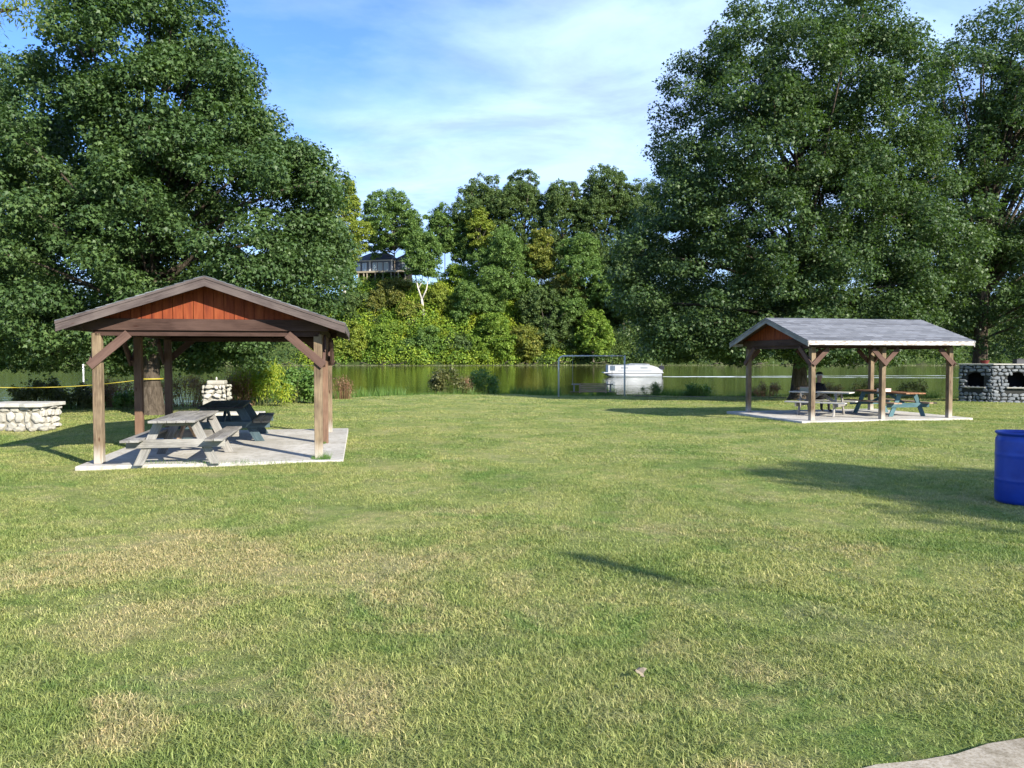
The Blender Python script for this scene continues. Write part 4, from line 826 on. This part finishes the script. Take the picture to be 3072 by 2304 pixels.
# ------------------------------------------------------------------ house on the bluff
def house():
    d = 266.0; s = d / F; t = empty('hilltop_house', (X(1120, d), d, Z(845, d)), R(-14), 'dark grey house with white window trim and deck on the far bluff', 'house')
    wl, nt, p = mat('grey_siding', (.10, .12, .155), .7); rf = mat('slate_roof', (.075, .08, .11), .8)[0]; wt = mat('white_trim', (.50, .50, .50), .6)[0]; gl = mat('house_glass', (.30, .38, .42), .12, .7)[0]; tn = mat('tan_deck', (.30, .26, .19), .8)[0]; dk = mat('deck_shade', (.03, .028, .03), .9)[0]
    z0 = 3.0; H = 4.0
    m = MB(); m.box((0, 5, z0 + H / 2), (14, 9, H)); m.box((12.5, 7.5, z0 + H / 2), (12, 8, H)); m.build('wall', wl, t)
    m = MB()
    def hip(cx, cy, w, l, z, h):
        m.add([(cx - w / 2, cy - l / 2, z), (cx + w / 2, cy - l / 2, z), (cx + w / 2, cy + l / 2, z), (cx - w / 2, cy + l / 2, z), (cx - w * .22, cy, z + h), (cx + w * .22, cy, z + h)], [(0, 3, 2, 1), (0, 1, 5, 4), (1, 2, 5), (2, 3, 4, 5), (3, 0, 4)])
    hip(0, 5, 15.4, 10.4, z0 + H + .3, 3.0); hip(12.5, 7.5, 13.4, 9.4, z0 + H + .302, 3.0); m.build('roof', rf, t)
    m = MB(); m.box((0, 5, z0 + H + .12), (15, 10, .34)); m.box((12.9, 7.6, z0 + H + .121), (12.6, 8.8, .32)); m.box((-6.9, .45, z0 + H / 2), (.5, .3, H)); m.box((-1.2, .45, z0 + H / 2), (.6, .3, H)); m.box((6.9, .45, z0 + H / 2), (.5, .3, H)); m.build('trim', wt, t)
    for x in (-5.6, -3.2, .6, 2.6, 4.8, 10.2, 13.5):
        y = .45 if x < 8 else 3.45
        m = MB(); m.box((x, y - .02, z0 + H * .5), (1.7, .12, 2.9)); w_ = m.build('window', wt, t)
        m = MB(); m.box((x - .38, y - .10, z0 + H * .5), (.62, .06, 2.5)); m.box((x + .38, y - .10, z0 + H * .5), (.62, .06, 2.5)); m.build('pane', gl, w_)
    m = MB(); m.box((3.5, -1.8, z0 - .2), (21, 4.5, .55)); m.build('deck', tn, t)
    for x in (-6.6, -3.6, -1.6, -.4, 2.6, 5.4, 8.4, 11, 13.5):
        m = MB(); m.box((x, -3.7, z0 / 2 - 1.5), (.32, .32, z0 + 2.4)); m.build('deck_post', tn, t)
    m = MB(); m.box((4, 1, z0 / 2 - 1.6), (20, .4, z0 + 2.4)); m.build('shaded_foundation', dk, t)  # foundation wall in near-black, the shade under the deck put into its colour
    m = MB(); m.box((-8.8, -1.5, z0 * .5 - .8), (3.4, 3, 2.4)); m.build('retaining_wall', tn, t)
house()
# ------------------------------------------------------------------ near bank plants
def clump_plant(name, px, d, h, w, mt, label, seed, leaf=.07, n=900, shape='thin', stems=60, cat='shrub', group=None, stemm='weed_stem', k=16):
    rng = np.random.default_rng(seed); x = X(px, d); gz = float(ground_z(np.array(x), np.array(d))); t = empty(name, (x, d, gz), 0, label, cat, group)
    cl = np.stack([rng.uniform(-w / 2, w / 2, k) , rng.uniform(-w * .3, w * .3, k), h * rng.uniform(.35, .9, k)], -1); cl[:, 2] *= 1 - .35 * (np.abs(cl[:, 0]) / (w / 2)) ** 2
    rad = rng.uniform(.18, .34, k) * min(h, 1.6)
    v_, f_, ti = foliage(rng, cl, rad, n // k, leaf, flat=1.15, shape=shape, fill=.1, upb=.3); np_mesh('foliage', M[mt], v_, f_, ti, t)
    m = MB(seed)
    for i in range(stems):
        c = cl[i % k]; a, b = rng.normal(0, w * .12), rng.normal(0, w * .1); tx, ty = c[0] + rng.normal(0, .15), c[1] + rng.normal(0, .15)
        m.tube([(tx * .55 + a * .3, ty * .55, -.1), (tx * .8, ty * .8, c[2] * .6), (tx, ty, c[2] * rng.uniform(.9, 1.25))], [.010, .008, .004], 4)
    m.build('stem', M[stemm], t)
    return t
M['weed_stem'] = mat('weed_stems', (.12, .14, .05), .9)[0]; M['dead_stem'] = mat('dead_stems', (.16, .09, .05), .9)[0]
M['goldenrod'] = leafm('goldenrod_leaves', [(.11, .19, .025), (.22, .29, .03), (.42, .40, .04)], trans=.35)
M['bankgreen'] = leafm('bank_plant_leaves', [(.06, .13, .03), (.10, .18, .04), (.15, .24, .05)], trans=.3)
M['bankolive'] = leafm('bank_olive_leaves', [(.055, .07, .022), (.09, .10, .03), (.14, .13, .045)], trans=.3)
M['dock'] = leafm('dry_dock_seed', [(.13, .065, .04), (.20, .11, .065), (.28, .18, .10)], trans=.2)
def bd(px, k=0): return float(bank(X(px, 42))) + k
for i, (px, dk_, h, w, mt, lab, sh, lf, nn) in enumerate([
    (790, -.2, 1.65, 2.3, 'goldenrod', 'tall yellow flowering goldenrod clump left of the shelter post', 'thin', .13, 7500),
    (880, 0, 1.55, 2.0, 'bankgreen', 'leafy green bank plants right beside the goldenrod', 'diamond', .11, 6000),
    (860, .4, 1.8, .6, 'goldenrod', 'single taller goldenrod stem group behind the leafy plants', 'thin', .09, 1000),
    (715, -.2, 1.45, 1.0, 'dock', 'reddish brown dried dock just right of the stone pillar', 'thin', .09, 1700),
    (1345, .6, 1.75, 1.7, 'bankolive', 'olive shrub on the bank, left part of the middle pair', 'diamond', .11, 2600),
    (1445, .8, 1.6, 1.6, 'bankgreen', 'green shrub on the bank, right part of the middle pair', 'diamond', .10, 2300),
    (1390, .3, 1.45, .45, 'dock', 'orange brown dead spray between the two middle shrubs', 'thin', .10, 500),
    (1030, .2, 1.05, .7, 'dock', 'rusty dried weed just right of the left shelter posts', 'thin', .08, 900),
    (560, 0, 1.15, 2.2, 'dock', 'wide brown dried weeds seen between the left shelter posts', 'thin', .09, 3200),
    (330, 0, 1.1, 1.4, 'dock', 'brown dried weeds right of the front left shelter post', 'thin', .09, 2000),
    (240, -.3, .9, 1.6, 'bankolive', 'dark olive weeds between the low wall and the shelter', 'diamond', .09, 2200),
    (110, -.2, 1.0, 1.8, 'bankolive', 'olive weeds standing behind the low stone wall', 'diamond', .09, 2400),
    (390, -1.5, .7, 1.0, 'bankgreen', 'low dark green plant beside the left maple trunk', 'diamond', .10, 1600),
    (2300, -.6, .9, 1.5, 'dock', 'rusty weeds left of the right maple trunk', 'thin', .09, 1500),
    (2490, -.4, 1.0, 1.2, 'dock', 'rusty weeds right of the right maple trunk', 'thin', .09, 1300),
    (2090, .2, .9, 1.6, 'bankgreen', 'green weeds on the bank below the boat wake', 'diamond', .09, 1500),
    (1800, .5, .7, 1.2, 'bankgreen', 'low green weeds by the foot of the swing', 'thin', .10, 900),
    (1955, .3, .9, 1.0, 'bankgreen', 'green weeds on the bank right of the swing', 'thin', .10, 1000),
    (2600, -.6, 1.0, 1.6, 'bankolive', 'tall olive weeds behind the orange brown table', 'thin', .11, 1500),
    (2740, -.6, 1.0, 1.2, 'bankolive', 'olive weeds left of the stone fireplace', 'thin', .11, 1100)]):
    clump_plant('bank_plant', px, bd(px, dk_), h, w, mt, lab, 200 + i, lf, nn, sh, cat='plant', group='plants along the near bank', stemm='dead_stem' if mt == 'dock' else 'weed_stem')

# ------------------------------------------------------------------ grass
def excl(x, y):
    k = np.zeros(len(x), bool)
    for (ox, oy), th, a0, a1, b0, b1 in (((-6.777, 12.595), T1, -.24, 3.89, -.30, 5.59), (p4, T2 - R(90), -.52, SW + .25, -.47, SL + .59)):
        dx_, dy_ = x - ox, y - oy; a = dx_ * math.cos(th) + dy_ * math.sin(th); b = -dx_ * math.sin(th) + dy_ * math.cos(th)
        k |= (a > a0) & (a < a1) & (b > b0) & (b < b1)
    k |= path_in(x, y)
    return k
PA, PB = np.array([1.555, 3.29]), np.array([2.42, 3.56])
def path_in(x, y):
    e = .03 * np.sin(x * 9) + .02 * np.sin(x * 23 + 1)
    return (y < PA[1] + (x - PA[0]) * (PB[1] - PA[1]) / (PB[0] - PA[0]) + e - .015) & (x > 1.0) 
m = MB(); sl_ = (PB[1] - PA[1]) / (PB[0] - PA[0]); P = []
for i in range(60): x = 1.0 + i * .2; P.append((x, PA[1] + (x - PA[0]) * sl_ + .02 * math.sin(x * 9) + .015 * math.sin(x * 31), -.03))
m.prism(P + [(12.8, -3, -.03), (1.0, -3, -.03)], (0, 0, .045)); tag(m.build('concrete_path', M['path']), kind='structure')

def wear(x, y):      # rough copy of the straw patches: thin, short grass
    return .5 + .5 * np.sin(x * 1.9 + np.sin(y * 1.3) * 1.5) * np.cos(y * 1.6 + x * .6)
def grass():
    rng = np.random.default_rng(77); V_ = []; T_ = []; F3 = []; F4 = []; off = 0
    for (r0, r1, rho, h, w, seg) in ((2.6, 5, 9000, .032, .0024, 2), (5, 8, 5600, .032, .0030, 2), (8, 13, 3000, .030, .0042, 1), (13, 22, 1100, .030, .0070, 1), (22, 34, 420, .032, .011, 1), (34, 50, 180, .036, .018, 1)):
        hw = lambda r: r * .70 + 1.6
        A = (r1 - r0) * (hw(r0) + hw(r1)); n = int(A * rho)
        y = rng.uniform(r0, r1, n); x = rng.uniform(-1, 1, n) * hw(y); 
        k = ~excl(x, y) & (y < bank(x) + .3) 
        k &= rng.random(n) > .45 * (wear(x, y) > .72)
        x, y = x[k], y[k]; n = len(x)
        z = ground_z(x, y); hh = h * rng.uniform(.5, 1.35, n) * (1 - .35 * (wear(x, y) > .72)); a = rng.uniform(0, 6.283, n); ln = rng.uniform(.3, 2.1, n) * hh; hh = hh * rng.uniform(.55, 1.0, n); b = a + rng.normal(0, .5, n) + 1.57
        ww = w * rng.uniform(.6, 1.3, n); bx_, by_ = np.cos(a) * ww, np.sin(a) * ww; lx, ly = np.cos(b) * ln, np.sin(b) * ln
        t = rng.random(n)
        if seg == 2:
            v = np.stack([np.stack([x - bx_, y - by_, z - .005], -1), np.stack([x + bx_, y + by_, z - .005], -1), np.stack([x + bx_ * .8 + lx * .35, y + by_ * .8 + ly * .35, z + hh * .6], -1), np.stack([x - bx_ * .8 + lx * .35, y - by_ * .8 + ly * .35, z + hh * .6], -1), np.stack([x + lx, y + ly, z + hh * .92], -1)], 1)
            bs = off + (np.arange(n) * 5)[:, None]; F4.append(bs + np.array([[0, 1, 2, 3]])); F3.append(bs + np.array([[3, 2, 4]])); kk = 5
        else:
            v = np.stack([np.stack([x - bx_, y - by_, z - .005], -1), np.stack([x + bx_, y + by_, z - .005], -1), np.stack([x + lx, y + ly, z + hh], -1)], 1)
            bs = off + (np.arange(n) * 3)[:, None]; F3.append(bs + np.array([[0, 1, 2]])); kk = 3
        V_.append(v.reshape(-1, 3)); T_.append(np.repeat(t, kk)); off += n * kk
    # tufts at slab edges and post feet
    o = np_mesh('grass', M['blade'], np.concatenate(V_), [np.concatenate(F3), np.concatenate(F4)], np.concatenate(T_)); tag(o, 'short mown grass with worn straw patches', 'grass', kind='stuff')
    print('blades', off)
grass()
def tall_weeds():
    rng = np.random.default_rng(5); n = 34000; x = rng.uniform(-30, 36, n); y = bank(x) + rng.uniform(-.4, 1.3, n); z = ground_z(x, y); h = rng.uniform(.10, .50, n) * (.5 + .9 * (np.sin(x * 1.1) * np.sin(x * .37 + 1) > -.1)); w = .012
    a = rng.uniform(0, 6.28, n); l = rng.normal(0, .12, (n, 2))
    v = np.stack([np.stack([x - np.cos(a) * w, y - np.sin(a) * w, z], -1), np.stack([x + np.cos(a) * w, y + np.sin(a) * w, z], -1), np.stack([x + l[:, 0], y + l[:, 1], z + h], -1)], 1).reshape(-1, 3)
    tag(np_mesh('bank_grass', M['bankgreen'], v, [np.arange(3 * n).reshape(-1, 3)], np.repeat(rng.random(n), 3)), 'uncut grass fringe along the near bank', 'grass', kind='stuff')
    # tufts growing at the feet of the left shelter's right posts
    V_ = []; 
    for (cx_, cy_, r_, c) in ((-3.30, 13.18, .16, 260), (-3.86, 15.5, .10, 140), (-4.7, 12.62, .5, 200), (-3.2, 13.12, .1, 60)):
        for i in range(c):
            a = rng.random() * 6.28; q = r_ * rng.random() ** .5; X0, Y0 = cx_ + q * math.cos(a) * (3 if r_ > .3 else 1), cy_ + q * math.sin(a) * (.25 if r_ > .3 else 1); hh = rng.uniform(.03, .09) * (2.2 if c == 60 else 1); b = rng.random() * 6.28
            V_ += [(X0 - .003, Y0, .05), (X0 + .003, Y0, .05), (X0 + math.cos(b) * hh * .5, Y0 + math.sin(b) * hh * .5, .05 + hh)]
    tag(np_mesh('slab_weeds', M['bankgreen'], np.array(V_), [np.arange(len(V_)).reshape(-1, 3)], rng.random(len(V_))), 'small weeds growing on the left slab at the post feet', 'weeds', kind='stuff')
tall_weeds()
def dirt_strip():
    V_ = []; rg = random.Random(2); xs_ = np.arange(7, 34, .5); vs = []
    for x in xs_:
        b = float(bank(x)); vs.append((x, b - 3.2 - .5 * math.sin(x * .8) , float(ground_z(np.array(x), np.array(b - 3.2))) + .03)); vs.append((x, b - .3, float(ground_z(np.array(x), np.array(b - .3))) + .03))
    m = MB(); m.add(vs, [(2 * i, 2 * i + 2, 2 * i + 3, 2 * i + 1) for i in range(len(xs_) - 1)]); d, nt, p = mat('dirt', rough=.95); n = noise(nt, pos(nt), 2, 5); nt.links.new(ramp(nt, n, [(.35, (.05, .038, .025)), (.65, (.10, .078, .05))]), p.inputs['Base Color']); tag(m.build('dirt_path', d), kind='structure')
dirt_strip()

# ------------------------------------------------------------------ small things
def tape():
    y = mat('yellow_tape', (.30, .25, .03), .6)[0]; t = empty('caution_tape', (X(452, 24.5), 24.5, 0), 0, 'yellow caution tape strung from the left maple past the low wall', 'tape')
    A = Vector((0, 0, 1.12)); B = Vector((-14.6 - X(452, 24.5), 21.0 - 24.5, .98)); vs = []; n = 40
    for i in range(n + 1): f = i / n; p = A.lerp(B, f); z = p.z - .12 * math.sin(math.pi * f); tw = .5 * math.sin(f * 15); vs += [(p.x, p.y - .02 * tw, z - .009 * (1 - .4 * abs(tw))), (p.x, p.y + .02 * tw, z + .009 * (1 - .4 * abs(tw)))]
    m = MB(); m.add(vs, [(2 * i, 2 * i + 2, 2 * i + 3, 2 * i + 1) for i in range(n)]); m.build('strip', y, t)
    m = MB(); m.lathe([(.375, 1.09), (.378, 1.11), (.375, 1.13)], 24); m.build('trunk_loop', y, t)
tape()
def river_post():
    d = 112.; x = X(250, d); t = empty('river_post', (x, d, WZ - .3), 0, 'white post standing in the river behind the left shelter', 'post'); w = mat('white_paint', (.75, .75, .73), .6)[0]
    m = MB(); m.tube([(0, 0, 0), (0, 0, .3 + (Z(1094, d) - WZ))], .11, 10); m.build('shaft', w, t, smooth=True); m = MB(); m.lathe([(0, 0), (.13, 0), (.13, .05), (0, .09)], 10, (0, 0, .3 + (Z(1094, d) - WZ))); m.build('cap', w, t)
river_post()
def dry_leaf():
    y = 4.25; x = .705; m = MB(); P = []
    for i in range(16): a = 2 * math.pi * i / 16; r = .030 * (1 + .35 * math.cos(5 * a)); P.append((r * math.cos(a) * 1.2, r * math.sin(a), .035 + .015 * math.sin(2 * a + 1)))
    m.add(P, [tuple(range(16))]); o = m.build('dry_leaf', mat('dry_leaf', (.20, .165, .12), .8)[0]); o.location = (x, y, .012); o.rotation_euler = (.25, .1, .4); tag(o, 'single dry curled leaf lying on the near lawn', 'leaf')
dry_leaf()

def person():
    cx, cy, sz_ = 10.06, 25.28, .405
    t = empty('person', (cx, cy, -.043), R(-52), 'person in dark clothes and black cap sitting at the pale grey table', 'person')
    # local +y = facing direction (away from the table)
    sk = bpy.data.meshes.new('body'); z = .46
    J = {'pel': (0, 0, z + .06, .135), 'bel': (0, .01, z + .20, .125), 'che': (0, .03, z + .38, .150), 'neck0': (0, .04, z + .52, .075), 'neck': (0, .06, z + .60, .055), 'head0': (0, .075, z + .68, .085), 'head': (0, .08, z + .76, .095), 'crown': (0, .07, z + .83, .075),
         'shL': (-.17, .03, z + .47, .065), 'elL': (-.24, .10, z + .22, .045), 'wrL': (-.14, .30, z + .16, .030), 'haL': (-.11, .38, z + .15, .035),
         'shR': (.17, .03, z + .47, .065), 'elR': (.24, .10, z + .22, .045), 'wrR': (.14, .30, z + .16, .030), 'haR': (.11, .38, z + .15, .035),
         'hpL': (-.10, .05, z + .06, .095), 'knL': (-.13, .44, z + .08, .062), 'anL': (-.13, .46, .10, .042), 'toL': (-.14, .60, .05, .035),
         'hpR': (.10, .05, z + .06, .095), 'knR': (.13, .44, z + .08, .062), 'anR': (.13, .46, .10, .042), 'toR': (.14, .60, .05, .035), 'nose': (0, .165, z + .735, .018)}
    E_ = [('pel', 'bel'), ('bel', 'che'), ('che', 'neck0'), ('neck0', 'neck'), ('neck', 'head0'), ('head0', 'head'), ('head', 'crown'), ('che', 'shL'), ('shL', 'elL'), ('elL', 'wrL'), ('wrL', 'haL'), ('che', 'shR'), ('shR', 'elR'), ('elR', 'wrR'), ('wrR', 'haR'),
          ('pel', 'hpL'), ('hpL', 'knL'), ('knL', 'anL'), ('anL', 'toL'), ('pel', 'hpR'), ('hpR', 'knR'), ('knR', 'anR'), ('anR', 'toR'), ('head', 'nose')]
    K = list(J); sk.from_pydata([J[k][:3] for k in K], [(K.index(a), K.index(b)) for a, b in E_], []); o = bpy.data.objects.new('body', sk); C.objects.link(o); o.parent = t
    mo = o.modifiers.new('skin', 'SKIN'); 
    for i, k in enumerate(K): sk.skin_vertices[0].data[i].radius = (J[k][3], J[k][3] * (.8 if k in ('che', 'bel') else 1)); sk.skin_vertices[0].data[i].use_root = (i == 0)
    o.modifiers.new('sub', 'SUBSURF').levels = 2; o.modifiers['sub'].render_levels = 2
    m_, nt, p = mat('person_surface', rough=.8, spec=.2); u = uvc(nt, 'Object'); sx = nt.nodes.new('ShaderNodeSeparateXYZ'); nt.links.new(u, sx.inputs[0])
    c = ramp(nt, sx.outputs[2], [(0, (.02, .02, .022)), (z + .50, (.015, .015, .018)), (z + .575, (.30, .19, .14))], 'CONSTANT'); nt.links.new(c, p.inputs['Base Color']); sk.materials.append(m_)
    bk = mat('black_cloth', (.012, .012, .014), .85)[0]; wt = mat('pale_band', (.45, .46, .47), .7)[0]
    m = MB(); m.lathe([(.108, .0), (.110, .03), (.098, .075), (.06, .105), (0, .115)], 20, (0, .075, z + .79)); m.build('cap', bk, t, smooth=True)
    m = MB(); m.lathe([(.109, .0), (.112, .012), (.109, .026)], 20, (0, .075, z + .785)); m.prism([(-.07, .16, z + .79), (.07, .16, z + .79), (.05, .25, z + .775), (-.05, .25, z + .775)], (0, 0, .012)); m.build('cap_band', wt, t)
    for s in (-1, 1):
        for i in range(5):
            m_x = s * (.11 - .03) + (i - 2) * .014 * 1; q = MB(); L_ = (.045, .07, .078, .072, .055)[i]; yy = .40
            q.tube([(m_x, yy, z + .15), (m_x + s * .0, yy + L_ * .6, z + .148), (m_x, yy + L_, z + .125)], [.009, .008, .006], 6)
            q.build('finger', m_, t, smooth=True)
    m = MB(); m.tube([(0, -.03, z + .02), (0, -.03, z + .30), (0, .0, z + .52)], [.19, .185, .13], 16); 
    for v_i in range(len(m.v)): m.v[v_i] = (m.v[v_i][0] * 1.08, m.v[v_i][1] * .78 + .01, m.v[v_i][2])
    m.build('jacket', bk, t, smooth=True)
person()
